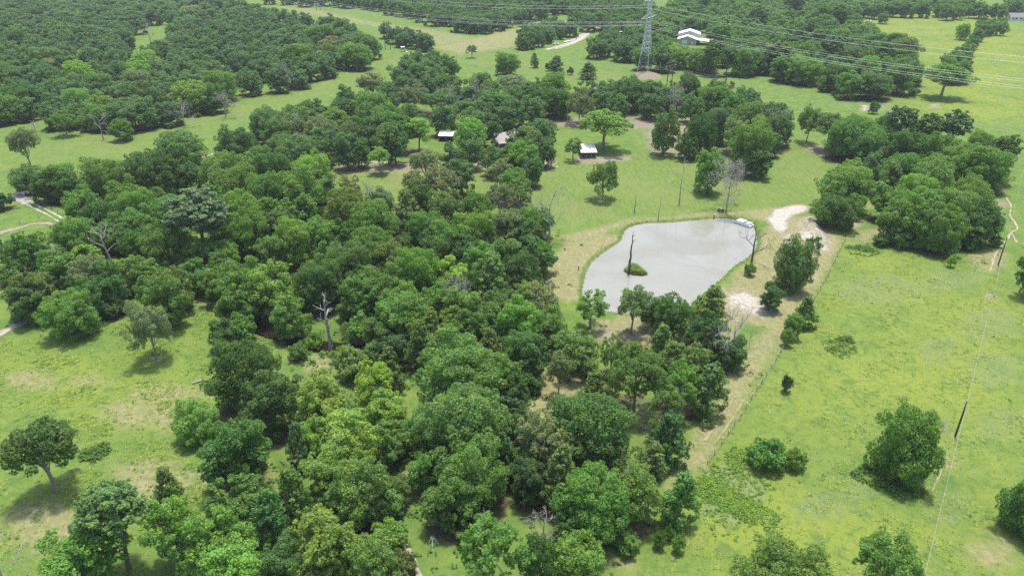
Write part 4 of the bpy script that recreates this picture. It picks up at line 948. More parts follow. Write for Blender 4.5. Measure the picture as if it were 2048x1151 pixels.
# ------------------------------------------------------------------ low growth: islet reeds, weeds and tall grass of the meadows, brush along fence and creek
def tufts(name, pts, hgt, wid, blades, col, label, cat, seed=0, leafy=False):
    """low growth: grass blades leaning out, or leafy clumps"""
    rng = np.random.default_rng(seed); P = np.asarray(pts, float); n = len(P)
    z = terrain(P); B = np.repeat(np.column_stack([P, z]), blades, 0); m = len(B)
    sc = np.repeat(rng.uniform(.55, 1.35, n), blades)
    if leafy:
        d = unit(rng.normal(size=(m, 3))); d[:, 2] = np.abs(d[:, 2]); B += d*(sc*rng.uniform(.4, 1, m))[:, None]*np.array((wid, wid, hgt))
        V, Q = leaf_quads(B, unit(d*.5+np.array((0, 0, .9))+rng.normal(size=(m, 3))*.45), sc*wid*rng.uniform(.22, .42, m), rng)
    else:
        a = rng.uniform(0, 6.28, m); hh = hgt*sc*rng.uniform(.5, 1.1, m); ww = wid*sc
        off = np.stack([np.cos(a), np.sin(a)], 1)*(ww*rng.uniform(.5, 1.2, m))[:, None]
        base = B.copy(); base[:, 2] -= .03; tip = B.copy(); tip[:, :2] += off*1.5; tip[:, 2] += hh
        side = np.stack([-np.sin(a), np.cos(a), np.zeros(m)], 1)*(ww*.32)[:, None]
        V = np.stack([base-side*.5, base+side*.5, tip+side*.22, tip-side*.22], 1).reshape(-1, 3); Q = np.arange(m*4).reshape(-1, 4)
    me = np_mesh(name, V, Q); me.materials.append(M['leaf']); o = link(name, me, None); o.color = (*col, 1)
    return stuff(o, label, cat)
def scatter(px, n, seed, dens=None):
    rng = np.random.default_rng(seed); V = poly(px); lo, hi = V.min(0), V.max(0); out = []
    while len(out) < n:
        p = lo+(hi-lo)*rng.random((n, 2)); p = p[inside(p, V)]
        k = np.sin(p[:, 0]*.33+2*np.sin(p[:, 1]*.21))+np.sin(p[:, 1]*.41+2*np.sin(p[:, 0]*.17)); p = p[rng.random(len(p)) < (.18+.82*(k > .55))]
        out += list(p)
    return np.array(out[:n])
RF = [(1640,600),(1700,490),(1850,500),(1980,470),(2060,560),(2060,1160),(1280,1160),(1330,1060),(1420,960),(1560,760)]
LF = [(-10,690),(120,660),(230,660),(250,600),(380,590),(440,640),(450,700),(430,860),(520,960),(420,1000),(300,1060),(300,1160),(-10,1160)]
tufts('tall_grass', np.concatenate([scatter(RF, 3500, 1), scatter(LF, 4500, 2)]), .16, .36, 6, (.27, .36, .07), 'tall grass and weeds growing through the near meadows', 'grass', 1)
tufts('pale_weeds', np.concatenate([scatter(RF, 2600, 3), scatter(LF, 900, 4)]), .22, .24, 5, (.42, .44, .26), 'pale flowering weeds scattered over the near meadows', 'weeds', 2)
tufts('green_weeds', np.concatenate([scatter(RF, 350, 5), scatter(LF, 900, 6)]), .32, .45, 10, (.17, .29, .06), 'dark green weed clumps dotted over the near meadows', 'weeds', 3, True)
tufts('bramble_patch', np.concatenate([scatter([(1405,935),(1480,900),(1530,950),(1520,1040),(1450,1060),(1395,1010)], 900, 7), scatter([(1380,960),(1470,890),(1560,930),(1560,1050),(1450,1090),(1370,1040)], 500, 77)]), .45, .45, 14, (.19, .325, .055), 'yellow-green bramble patch beside the lower end of the fence', 'bramble', 4, True)
tufts('brush', np.concatenate([scatter([(1640,680),(1700,672),(1715,700),(1690,722),(1655,705)], 200, 8), scatter([(1690,492),(1735,490),(1770,505),(1740,515),(1700,508)], 240, 9),
      scatter([(1725,930),(1800,960),(1850,985),(1810,1010),(1740,975),(1700,950)], 420, 10), scatter([(160,900),(215,885),(220,905),(190,925),(160,920)], 180, 11)]), .75, .6, 9, (.13, .235, .05), 'low green brush clumps lying in the open fields', 'brush', 5, True)
fe = dense([(1690,480),(1640,578),(1560,705),(1480,832),(1400,950)], .8); rj = np.random.default_rng(5)
tufts('fence_weeds', fe+rj.normal(size=fe.shape)*.45, .26, .34, 7, (.30, .31, .13), 'dry and green weeds grown up along the wire fence', 'weeds', 6)
ck = np.concatenate([dense([(a, b) for a, b in [(610,690),(660,694),(705,698),(735,716),(748,744),(740,790),(742,840),(745,885),(735,925),(740,990),(722,1075),(700,1130)]], .7)])
ck = np.concatenate([offset(ck, o_) for o_ in (2.8, -2.8, 3.6, -3.6, 5, -5)]); ck = ck+rj.normal(size=ck.shape)*1.1
tufts('creek_brush', ck, .9, .8, 10, (.11, .21, .05), 'green brush lining the banks of the brown creek', 'brush', 7, True)
un = np.array([(t['x'], t['y']) for t in TREES if t['where'] in ('in the creek wood', 'beside the creek below the pond', 'in the right-hand wood')])
un = np.concatenate([un+rj.normal(size=un.shape)*4.0 for _ in range(14)])
tufts('undergrowth', un, .9, .8, 9, (.09, .17, .045), 'green undergrowth on the floor of the creek wood', 'undergrowth', 8, True)
rim = np.concatenate([POND+rj.normal(size=POND.shape)*.25+(POND-POND.mean(0))/np.linalg.norm(POND-POND.mean(0), axis=1)[:, None]*rj.uniform(-.3, 1.6, (len(POND), 1)) for _ in range(9)])
seg = rj.random((len(rim), 1)); nxt = np.concatenate([np.roll(POND, -1, 0)-POND for _ in range(9)]); rim = rim+nxt*seg
rim = rim[rj.random(len(rim)) < .55+.45*np.sin(rim[:, 0]*.5)*np.sin(rim[:, 1]*.4)]
tufts('bank_grass', rim, .20, .34, 7, (.22, .29, .09), 'rough green grass fringing the pond bank', 'grass', 10)
isl = ISLAND.mean(0)+(ISLAND[RNG.integers(len(ISLAND), size=420)]-ISLAND.mean(0))*np.sqrt(RNG.random(420))[:, None]*.95
tufts('islet_reeds', isl, .38, .42, 8, (.22, .30, .06), 'yellow-green reeds covering the islet in the pond', 'reeds', 9)

# ------------------------------------------------------------------ lattice tower and its lines
tx, ty = G(1289, 144); TZ = H(tx, ty)
tw = thing('lattice_tower', 'tall grey steel lattice pylon on a bare mound, upper middle', 'pylon', (tx, ty, TZ))
AD = Vector((.5, .866, 0)); AN = Vector((.866, -.5, 0))
def sq(z):
    pts = [(0, 3.6), (14, 2.35), (28, 1.35), (36, 1.15), (46, 1.0), (50, .55)]
    for (z0, a0), (z1, a1) in zip(pts, pts[1:]):
        if z <= z1: return a0+(a1-a0)*(z-z0)/(z1-z0)
    return pts[-1][1]
def corner(i, z):
    a = sq(z); s = ((1, 1), (1, -1), (-1, -1), (-1, 1))[i]; return AD*(a*s[0])+AN*(a*s[1])+Vector((0, 0, z))
for i in range(4):
    MB().tube([corner(i, z) for z in (-.6, 14, 28, 36, 46, 50)], [.22, .21, .18, .16, .14, .11], 4).build('leg', M['steel'], tw)
br = MB(); lv = [0, 5.2, 9.8, 14, 17.8, 21.4, 24.8, 28, 30.5, 33, 36, 38.5, 41, 43.5, 46, 48]
for z0, z1 in zip(lv, lv[1:]):
    for i in range(4):
        j = (i+1) % 4; a, b, c, d = corner(i, z0), corner(j, z0), corner(j, z1), corner(i, z1)
        r = .115 if z0 < 28 else .09
        br.bar(a, c, r); br.bar(b, d, r); br.bar(d, c, r)
        if z0 < 14:
            m_ = (a+b+c+d)/4; br.bar((a+d)/2, m_, .05); br.bar((b+c)/2, m_, .05)
br.build('bracing', M['steel'], tw)
WPTS = []
def arm(z, L, name):
    m = MB(); tips = []
    for s in (-1, 1):
        tip = AD*(s*L)+Vector((0, 0, z+.5)); tips.append(tip)
        k = [corner(i, z) for i in ((0, 1) if s > 0 else (2, 3))]; u = [corner(i, z+2.5) for i in ((0, 1) if s > 0 else (2, 3))]
        for q in k+u: m.bar(q, tip, .085)
        for f in (.25, .5, .75):
            p = [q.lerp(tip, f) for q in k+u]; m.bar(p[0], p[1], .06); m.bar(p[0], p[2], .06); m.bar(p[1], p[3], .06); m.bar(p[0], k[1].lerp(tip, f-.25), .05); m.bar(p[2], k[0].lerp(tip, f-.25), .05)
    m.build(name, M['steel'], tw); return tips
lo_t = arm(33, 13.5, 'crossarm'); up_t = arm(43.5, 9.5, 'crossarm')
def ins(p, L=3.8):
    m = MB(); n = 9
    for i in range(n): z = -L*(i+.5)/n; m.tube([p+Vector((0, 0, z+.13)), p+Vector((0, 0, z)), p+Vector((0, 0, z-.13))], [.09, .17, .09], 7)
    m.build('insulator', M['insulator'], tw); WPTS.append(p+Vector((0, 0, -L-.1)))
for p in (lo_t[0], lo_t[0]*.52+Vector((0, 0, 33.3*.48)), lo_t[1]*.52+Vector((0, 0, 33.3*.48)), lo_t[1], up_t[0], up_t[1]): ins(p)
WNAME = ['nearest lower', 'second lower', 'third lower', 'farthest lower', 'nearer upper', 'farther upper']
DR = Vector((math.cos(math.radians(-46)), math.sin(math.radians(-46)), 0)); DL = Vector((-math.cos(math.radians(20)), math.sin(math.radians(20)), 0))
def span(p, q, sag, n=40): return [p.lerp(q, i/n)-Vector((0, 0, 4*sag*(i/n)*(1-i/n))) for i in range(n+1)]
for p, nm in zip(WPTS, WNAME):
    w0 = Vector((tx, ty, TZ))+p; pts = span(w0+DL*290+Vector((0, 0, 8)), w0, 7.0)[:-1]+span(w0, w0+DR*320+Vector((0, 0, -3)), 7.0)
    o = MB().tube(pts, .060, 4).build('power_line_wire', M['wire'], None); tag(o, f'{nm} wire of the six heavy lines slung from the lattice pylon', 'wire', 'heavy wires of the lattice pylon')

# wooden H-frame poles of the lesser line
def hframe(loc, ang, h, label, gap=4.5):
    o = thing('h_frame_pole', label, 'power pole', (*loc, H(*loc)), ang)
    for s in (-1, 1): MB().tube([(s*gap/2, 0, -1), (s*gap/2, 0, h*.5), (s*gap/2, 0, h)], [.27, .23, .18], 8).build('pole', M['pole_wood'], o)
    MB().box((0, .25, h-2.2), (gap*2.2, .22, .34)).build('crossarm', M['grey_wood'], o)
    MB().box((0, .25, h-.5), (gap*1.3, .2, .26)).build('crossarm', M['grey_wood'], o)
    MB().bar((-gap/2, .22, h-3), (gap/2, .22, h-7.5), .12).bar((gap/2, -.22, h-3), (-gap/2, -.22, h-7.5), .12).build('brace', M['grey_wood'], o)
    att = []
    for s in (-1, 0, 1):
        m = MB(); x = s*gap
        for k in range(5): m.tube([(x, .25, h-2.45-.26*k), (x, .25, h-2.58-.26*k), (x, .25, h-2.70-.26*k)], [.06, .13, .06], 6)
        m.build('insulator', M['insulator'], o); att.append((x, .25, h-3.8))
    mw = Matrix.Translation((*loc, H(*loc))) @ Matrix.Rotation(ang, 4, 'Z'); return [mw @ Vector(a) for a in att]
p1 = (87*1.0, 405.0); p2 = G(776, 99); p3 = G(637, 21); p0 = (p1[0]+200, p1[1]-185)
lines = [hframe(p1, math.radians(45), 22, 'wooden H-frame pole rising from the grove beside the lattice pylon'),
         hframe(p2, math.radians(35), 21.5, 'wooden H-frame pole at the corner of the upper left wood'),
         hframe(p3, math.radians(25), 22, 'far wooden H-frame pole cut by the top edge')]
for k in range(3):
    a, b, c = lines[0][k], lines[1][k], lines[2][k]; e = a+Vector((200, -185, 0)); f = c+Vector((-130, 270, 0))
    pts = span(f, c, 5, 16)[:-1]+span(c, b, 5, 24)[:-1]+span(b, a, 5, 24)[:-1]+span(a, e, 5, 24)
    tag(MB().tube(pts, .022, 3).build('power_line_wire', M['wire'], None), ['left', 'middle', 'right'][k]+' thin wire of the H-frame pole line crossing the top meadow', 'wire', 'thin wires of the H-frame line')

# field power line on the right
def pole(b, h, label, cross=False):
    x, y = G(*b); z = H(x, y); o = thing('power_pole', label, 'power pole', (x, y, z))
    MB().tube([(0, 0, -1), (0, 0, h*.5), (0, 0, h)], [.20, .17, .13], 8).build('pole', M['pole_wood'], o)
    MB().tube([(0, 0, h-.02), (0, 0, h+.12), (0, 0, h+.22), (0, 0, h+.34)], [.06, .14, .10, .05], 8).build('insulator', M['insulator'], o)
    if cross: MB().tube([(.3, 0, h-2.2), (.3, 0, h-2.1), (.3, 0, h-1.2), (.3, 0, h-1.1)], [.18, .24, .24, .18], 10).build('transformer', M['galvanised'], o)
    return Vector((x, y, z+h+.3))
pa = pole((1910, 872), 8.5, 'dark wooden power pole in the lower right field')
pb = pole((1996, 530), 8.9, 'dark wooden power pole beside the worn trail at the right')
d_ = (pa-pb); pc = pa+d_*1.05; pd = pb-d_*1.0; pd.z = pb.z+.5
tag(MB().tube(span(pc, pa, .7, 20)[:-1]+span(pa, pb, .7, 20)[:-1]+span(pb, pd, .7, 20), .026, 4).build('power_line_wire', M['wire'], None), 'single pale wire running down the right field between dark poles', 'wire')
pole((1153, 79), 13, 'pole with transformer beside the gravel drive, upper middle', True)

# ------------------------------------------------------------------ buildings
def gable(o, cx, cy, w, d, eave, ridge, wall, roof, oh=.5, along='y', base=0.0, parts=('wall', 'roof')):
    """walls with gable ends and a two-pitch roof with thickness; ridge along y or x"""
    def q(x, y, z): return (cx+x, cy+y, z) if along == 'y' else (cx+y, cy+x, z)
    a, b = w/2, d/2; m = MB()
    vs = [q(-a,-b,base-.3), q(a,-b,base-.3), q(a,-b,eave), q(0,-b,ridge), q(-a,-b,eave), q(-a,b,base-.3), q(a,b,base-.3), q(a,b,eave), q(0,b,ridge), q(-a,b,eave)]
    m.add(vs, [(0,1,2,3,4), (9,8,7,6,5), (1,6,7,2), (5,0,4,9)]); m.build(parts[0], wall, o)
    s = (ridge-eave)/a; e = eave-s*oh+.03; r = MB()
    for k in (-1, 1):
        A, B, C_, D_ = q(k*(a+oh),-b-oh,e+.04), q(0,-b-oh,ridge+.12), q(0,b+oh,ridge+.12), q(k*(a+oh),b+oh,e+.04)
        quad = (A, B, C_, D_) if (k < 0) == (along == 'y') else (D_, C_, B, A)
        vs = list(quad)+[(x, y, z-.12) for x, y, z in quad]; r.add(vs, [(0,1,2,3),(7,6,5,4),(1,0,4,5),(2,1,5,6),(3,2,6,7),(0,3,7,4)])
    return r.build(parts[1], roof, o)
def ribs(o, x0, x1, y0, y1, z0, z1, n, mat):
    """standing seams of a metal roof slope (running from y0,z0 to y1,z1)"""
    for i in range(n):
        x = x0+(x1-x0)*(i+.5)/n; MB().bar((x, y0, z0), (x, y1, z1), .035).build('seam', mat, o)
# cabin with white metal roof under the huge oak
x, y = G(1176, 316); o = thing('cabin', 'small cabin with white metal roof and dark screened porch under the huge oak', 'cabin', (x, y+3.8, H(x, y)), math.radians(3))
MB().box((0, 1.2, 1.35), (6.2, 6.2, 3.0)).build('wall', M['brown_wood'], o)
MB().box((0, -3.2, .15), (6.2, 2.5, .3)).build('porch_floor', M['grey_wood'], o)
rf = MB().sheet([(-3.5, -4.9, 2.75), (3.5, -4.9, 2.75), (3.5, 4.7, 3.9), (-3.5, 4.7, 3.9)], .14).build('roof', M['white_metal'], o)
ribs(rf, -3.4, 3.4, -4.9, 4.7, 2.77, 3.92, 10, M['white_metal'])
for px_ in (-3.0, -1.05, 1.05, 3.0): MB().box((px_, -4.4, 1.5), (.13, .13, 2.5)).build('post', M['grey_wood'], o)
for px_ in (-2.02, 0, 2.02): MB().box((px_, -4.4, 1.55), (1.78, .04, 2.2)).build('screen', M['screen'], o)
MB().box((0, -4.46, .95), (5.9, .06, .10)).build('rail', M['grey_wood'], o)
# shed with white roof, left of the grey-roofed house
x, y = G(893, 283); o = thing('shed', 'open dark shed with white metal roof among the oaks, left of the house', 'shed', (x, y+2.5, H(x, y)), math.radians(-6))
rf = MB().sheet([(-3.6, -2.8, 2.7), (3.6, -2.8, 2.7), (3.6, 2.8, 3.7), (-3.6, 2.8, 3.7)], .13).build('roof', M['white_metal'], o); ribs(rf, -3.5, 3.5, -2.8, 2.8, 2.72, 3.72, 9, M['white_metal'])
MB().box((0, 2.4, 1.6), (6.6, .12, 3.6)).build('wall', M['brown_wood'], o); MB().box((-3.2, .2, 1.4), (.12, 4.2, 3.0)).build('wall', M['brown_wood'], o); MB().box((3.2, .2, 1.4), (.12, 4.2, 3.0)).build('wall', M['brown_wood'], o)
for px_ in (-3.1, 0, 3.1): MB().box((px_, -2.5, 1.2), (.16, .16, 2.9)).build('post', M['grey_wood'], o)
# house with grey shingle roof, mostly hidden
x, y = G(1020, 290); o = thing('house', 'house with grey shingle roof half hidden behind oaks', 'house', (x, y+4, H(x, y)), math.radians(18))
rf = gable(o, 0, 0, 9, 15, 2.7, 5.2, M['beige_wall'], M['shingle'], .6, 'x'); MB().box((2.5, 1.2, 5.3), (.8, .8, 1.6)).build('chimney', M['concrete'], rf)
MB().box((-2, -4.52, 1.1), (1.0, .08, 2.1)).build('door', M['brown_wood'], o)
for px_ in (-5, 1.5, 4.5):
    f_ = MB().box((px_, -4.53, 1.5), (1.3, .09, 1.2)).build('window', M['white_wall'], o); MB().box((px_, -4.56, 1.5), (1.1, .09, 1.0)).build('pane', M['glass'], f_)
MB().sheet([(-7.5, -7.0, 2.2), (3, -7.0, 2.2), (3, -4.8, 2.62), (-7.5, -4.8, 2.62)], .12).build('porch_roof', M['shingle'], o)
for px_ in (-7.2, -3.8, -.4, 2.7): MB().box((px_, -6.8, .95), (.14, .14, 2.4)).build('post', M['white_wall'], o)
# small grey shed by the drive
x, y = G(512, 309); o = thing('shed', 'tiny pale grey shed beside the sandy drive under the oaks', 'shed', (x, y, H(x, y)), .2)
gable(o, 0, 0, 2.4, 3.0, 2.1, 2.8, M['galvanised'], M['shingle'], .2, 'y'); MB().box((.2, -1.52, .95), (.9, .05, 1.8)).build('door', M['grey_wall'], o)
# barn
x, y = G(1377, 90); o = thing('barn', 'large grey barn with stepped white metal roofs in the upper right wood', 'barn', (x, y+6, H(x, y)), math.radians(-14))
r1 = gable(o, 0, 0, 15, 13, 4.4, 6.8, M['grey_wall'], M['white_metal'], .5, 'y')
r2 = gable(o, 1.2, 13.2, 17, 13, 7.0, 9.5, M['grey_wall'], M['white_metal'], .6, 'y', parts=('rear_wall', 'rear_roof'))
lt = MB().sheet([(7.9, -7.0, 4.12), (17.5, -7.0, 3.0), (17.5, 7.5, 3.0), (7.9, 7.5, 4.12)], -.15).build('lean_to_roof', M['white_metal'], o)
for py_ in (-6.5, -2, 2.5, 7): MB().box((17, py_, 1.2), (.25, .25, 3.4)).build('post', M['grey_wood'], o)
MB().box((-2, -6.56, 1.9), (4.2, .10, 3.9)).build('door', M['white_wall'], o); MB().box((4.2, -6.56, 1.1), (1.0, .10, 2.1)).build('door', M['white_wall'], o)
for k in range(12):
    yy = -6.6+13.3*(k+.5)/12
    for s in (-1, 1): MB().bar((s*7.9, yy, 4.33), (0, yy, 6.96), .05).build('seam', M['white_metal'], r1)
# far white house
x, y = G(2036, 42); o = thing('house', 'far white house with dark grey roof at the top right edge', 'house', (x, y+6, H(x, y)), math.radians(-4))
gable(o, 6, 0, 11, 26, 3.4, 6.8, M['white_wall'], M['dark_shingle'], .6, 'x')
for px_ in (-4.4, -1.4, 3.2, 8.5):
    f_ = MB().box((px_, -5.53, 1.9), (1.8, .1, 1.8)).build('window', M['grey_wall'], o); MB().box((px_, -5.56, 1.9), (1.5, .1, 1.5)).build('pane', M['glass'], f_)
MB().box((6, -5.54, 1.2), (1.1, .1, 2.3)).build('door', M['grey_wall'], o)
# stands on legs
def blind(b, top, label, w=2.0, mat='grey_wood'):
    x, y = G(*b); h = height_at(x, y, top); o = thing('deer_blind', label, 'hunting blind', (x, y, H(x, y)), .3)
    for a in (-1, 1):
        for c in (-1, 1): MB().bar((a*w*.55, c*w*.55, -.3), (a*w*.42, c*w*.42, h-1.8), .09).build('leg', M['grey_wood'], o)
    cb = MB().box((0, 0, h-1.0), (w, w, 1.7)).build('cabin', M[mat], o); MB().box((0, -w/2-.02, h-.75), (w*.7, .05, .5)).build('window', M['screen'], cb)
    MB().sheet([(-w*.62, -w*.62, h-.05), (w*.62, -w*.62, h-.05), (w*.62, w*.62, h+.2), (-w*.62, w*.62, h+.2)], .1).build('roof', M['white_metal'], o)
blind((806, 104), 94, 'hunting blind on legs with white top in the upper left meadow', 2.4)
blind((1241, 78), 63, 'hunting blind with white roof in the scrub left of the pylon', 3.2, 'beige_wall')

# ------------------------------------------------------------------ bridge, fences
x0, y0 = G(30, 392); x1, y1 = G(54, 406); L = math.hypot(x1-x0, y1-y0)+2; ang = math.atan2(y1-y0, x1-x0)
o = thing('bridge', 'small concrete bridge carrying the two-rut track over the creek at the left edge', 'bridge', ((x0+x1)/2, (y0+y1)/2, 0), ang)
MB().box((0, 0, .02), (L, 4.2, .35), bev=.05).build('deck', M['concrete'], o)
for s in (-1, 1):
    MB().box((0, s*2.0, .30), (L, .22, .22), bev=.03).build('kerb', M['concrete'], o); MB().box((s*(L/2-.6), 0, -1.2), (1.0, 4.0, 2.2)).build('abutment', M['concrete'], o)
for s in (-.9, .9): MB().box((0, s, .205), (L, .9, .04)).build('runner_plank', M['grey_wood'], o)
def fence(label, pts, gap, h, mat, wires=4, seed=0):
    Ln = dense(pts, gap); rng = np.random.default_rng(seed); z = terrain(Ln); o = thing('wire_fence', label, 'fence', (Ln[0, 0], Ln[0, 1], z[0])); tops = []
    for (x, y), zz in zip(Ln, z):
        p = Vector((x-Ln[0, 0], y-Ln[0, 1], zz-z[0])); hh = h*rng.uniform(.9, 1.08); t = p+Vector((rng.normal()*.05, rng.normal()*.05, hh))
        MB().tube([p-Vector((0, 0, .4)), t], [.075, .06], 6).build('post', M[mat], o); tops.append(p)
    for k in range(wires):
        MB().tube([p+Vector((0, .06, h*(.25+.68*k/(wires-1)))) for p in tops], .012, 3).build('fence_wire', M['wire'], o)
fence('wire fence with wooden posts between the mown strip and the right field', [(1690,482),(1640,580),(1560,708),(1480,834),(1400,952)], 3.6, 1.25, 'grey_wood')
fence('short wire fence beside the two-rut track at the left edge', [(62,398),(88,412),(113,424),(128,432)], 4.5, 1.3, 'pole_wood', 3)
fence('short fence between the dirt branch and the grass, left edge', [(40,448),(78,438),(92,430)], 6, 1.3, 'pole_wood', 3)
fence('low fence line crossing the top of the pond lawn', [(1545,205),(1575,215),(1600,222),(1625,226)], 5, 1.2, 'pole_wood', 3)
fence('wire fence along the far side of the upper middle meadow', [(700,82),(790,95),(850,100),(900,108),(960,115)], 8, 1.3, 'pole_wood', 3)

# ------------------------------------------------------------------ pontoon boat, quad bike, feeder, vehicles
x, y = G(1487, 449, WATER_Z); o = thing('pontoon_boat', 'white pontoon boat moored at the upper right rim of the pond', 'boat', (x, y, WATER_Z), math.radians(-50))
for s in (-1, 1):
    MB().tube([(-3.2, s*.95, .14), (-2.9, s*.95, .14), (2.7, s*.95, .14), (3.1, s*.95, .22), (3.4, s*.95, .34)], [.22, .30, .30, .24, .06], 12).build('pontoon', M['aluminium'], o, True)
MB().box((0, 0, .50), (6.3, 2.5, .14), bev=.03).build('deck', M['boat_white'], o)
for s in (-1, 1): MB().box((.1, s*1.2, .88), (5.4, .05, .60), bev=.02).build('side_panel', M['boat_white'], o)
MB().box((2.8, 0, .88), (.05, 2.3, .60), bev=.02).build('front_panel', M['boat_white'], o); MB().box((-2.75, 0, .80), (.06, 2.3, .46)).build('stern_panel', M['dark_paint'], o)
for s in (-1, 1): MB().tube([(-2.6, s*1.2, 1.22), (2.75, s*1.2, 1.22)], .03, 6).build('rail', M['aluminium'], o)
for cx_, cy_, sx_, sy_ in ((1.5, .85, 1.9, .6), (1.5, -.85, 1.9, .6), (-1.6, .8, 1.5, .6)): MB().box((cx_, cy_, .80), (sx_, sy_, .42), bev=.08).build('seat', M['canvas'], o)
MB().box((-.5, -.55, 1.0), (.6, .7, .85), bev=.08).build('console', M['boat_white'], o)
MB().sheet([(-2.2, -1.15, 1.30), (.4, -1.15, 1.38), (.4, 1.15, 1.38), (-2.2, 1.15, 1.30)], .05).build('cover', M['boat_white'], o)
MB().box((-3.35, 0, .62), (.45, .4, .75), bev=.1).build('outboard_motor', M['dark_paint'], o)
# quad bike
x, y = G(1441, 426); o = thing('quad_bike', 'dark quad bike parked under the grey leafless tree by the pond', 'quad bike', (x, y, H(x, y)), math.radians(-28))
MB().box((0, 0, .62), (1.5, .62, .34), bev=.10).build('body', M['dark_paint'], o)
MB().box((-.25, 0, .90), (.95, .34, .18), bev=.07).build('seat', M['black_rubber'], o)
for s in (-1, 1):
    for fx in (-.72, .72):
        w_ = MB().tube([(fx, s*.36, .32), (fx, s*.40, .32), (fx, s*.60, .32), (fx, s*.64, .32)], [.24, .32, .32, .24], 14).build('wheel', M['black_rubber'], o, True)
        MB().tube([(fx, s*.61, .32), (fx, s*.655, .32)], [.15, .13], 10).build('rim', M['aluminium'], w_)
    MB().box((.75, s*.5, .72), (.7, .34, .07), bev=.03).build('fender', M['dark_paint'], o); MB().box((-.75, s*.5, .72), (.7, .34, .07), bev=.03).build('fender', M['dark_paint'], o)
MB().tube([(.45, -.42, 1.12), (.50, -.15, 1.06), (.50, .15, 1.06), (.45, .42, 1.12)], .03, 6).build('handlebar', M['black_rubber'], o)
MB().bar((.62, 0, .75), (.50, 0, 1.06), .05, 6).build('steering_post', M['aluminium'], o)
for cx_ in (.80, -.85):
    m = MB()
    for k in range(5): m.bar((cx_-.28, -.4+.2*k, .86), (cx_+.28, -.4+.2*k, .86), .018)
    m.bar((cx_-.28, -.42, .86), (cx_-.28, .42, .86), .018).bar((cx_+.28, -.42, .86), (cx_+.28, .42, .86), .018).build('cargo_rack', M['dark_paint'], o)
tag(MB().box((x-.1, y-.05, H(x, y)+1.13), (.5, .4, .28), .3, .06).build('cooler', M['boat_white'], None), 'small white cooler sitting on the seat of the quad bike', 'cooler')
# tripod feeder
x, y = G(866, 1092); o = thing('tripod_feeder', 'galvanised wildlife feeder on three pale legs in the grass, bottom middle', 'feeder', (x, y, H(x, y)), math.radians(-90))
MB().tube([(0, 0, 1.20), (0, 0, 1.26), (0, 0, 1.50), (0, 0, 2.02), (0, 0, 2.05)], [.06, .10, .30, .30, .29], 14, False).build('barrel', M['galvanised'], o, True)
MB().tube([(0, 0, 1.72), (0, 0, 1.73)], .285, 14).build('feed', M['dark_snag'], o)
for k in range(3):
    a = k*2.0944; MB().tube([(math.cos(a)*.26, math.sin(a)*.26, 1.75), (math.cos(a)*1.0, math.sin(a)*1.0, -.05)], .05, 6).build('leg', M['boat_white'], o)
# vehicles and gear by the gravel drive
def pickup(b, ang, label, mat, trailer=False):
    x, y = G(*b); o = thing('pickup_truck', label, 'truck', (x, y, H(x, y)), ang)
    MB().box((0, 0, .85), (5.4, 1.9, .62), bev=.14).build('body', M[mat], o)
    c_ = MB().loft([[(-.5,-.86,1.15),(1.5,-.86,1.15),(1.5,.86,1.15),(-.5,.86,1.15)], [(-.3,-.72,1.85),(.85,-.72,1.85),(.85,.72,1.85),(-.3,.72,1.85)]]).build('cab', M[mat], o)
    MB().box((.28, 0, 1.5), (1.0, 1.60, .42)).build('side_window', M['glass'], c_); MB().sheet([(1.42,-.72,1.22),(1.42,.72,1.22),(.92,.66,1.78),(.92,-.66,1.78)], -.03).build('windscreen', M['glass'], c_)
    MB().box((-1.6, 0, 1.18), (1.9, 1.6, .06)).build('bed', M['dark_paint'], o)
    for fx in (-1.7, 1.75):
        for s in (-1, 1):
            w_ = MB().tube([(fx, s*.72, .40), (fx, s*.76, .40), (fx, s*.95, .40), (fx, s*.98, .40)], [.30, .40, .40, .32], 14).build('wheel', M['black_rubber'], o, True); MB().tube([(fx, s*.96, .40), (fx, s*.995, .40)], [.2, .17], 10).build('rim', M['aluminium'], w_)
    for s in (-1, 1): MB().box((2.71, s*.7, .95), (.05, .35, .18)).build('headlight', M['glass'], o)
pickup((1111, 90), .25, 'white pickup truck at the lower end of the gravel drive', 'boat_white')
pickup((1189, 57), -.6, 'white pickup truck at the upper end of the gravel drive', 'boat_white')
x, y = G(1134, 84); o = thing('trailer', 'long white flatbed trailer beside the gravel drive', 'trailer', (x, y, H(x, y)), .95)
MB().box((0, 0, .75), (8.5, 2.2, .22), bev=.04).build('bed', M['boat_white'], o); MB().bar((4.2, 0, .7), (5.6, 0, .55), .07).build('hitch', M['dark_paint'], o)
for fx in (-.7, .5):
    for s in (-1, 1): MB().tube([(fx, s*1.12, .38), (fx, s*1.3, .38)], .38, 12).build('wheel', M['black_rubber'], o, True)
def plank_pile(label, b, n, L, ang, seed):
    x, y = G(*b); o = thing('sheet_pile', label, 'sheet pile', (x, y, H(x, y)), ang); r = np.random.default_rng(seed)
    for k in range(n): MB().box((r.normal()*.15, (k-n/2)*.75, .12+.03*k), (L*r.uniform(.8, 1.1), .7, .05), r.normal()*.08).build('sheet', M['white_metal'], o)
plank_pile('pale metal sheets lying in the grass below the gravel drive', (1098, 98), 3, 3.2, .1, 1)
plank_pile('pale sheets lying beside the hunting blind in the upper left meadow', (814, 104), 2, 1.6, .3, 2)
plank_pile('white roofing sheets stacked in the scrub left of the pylon', (1278, 98), 4, 5.0, -.1, 3)
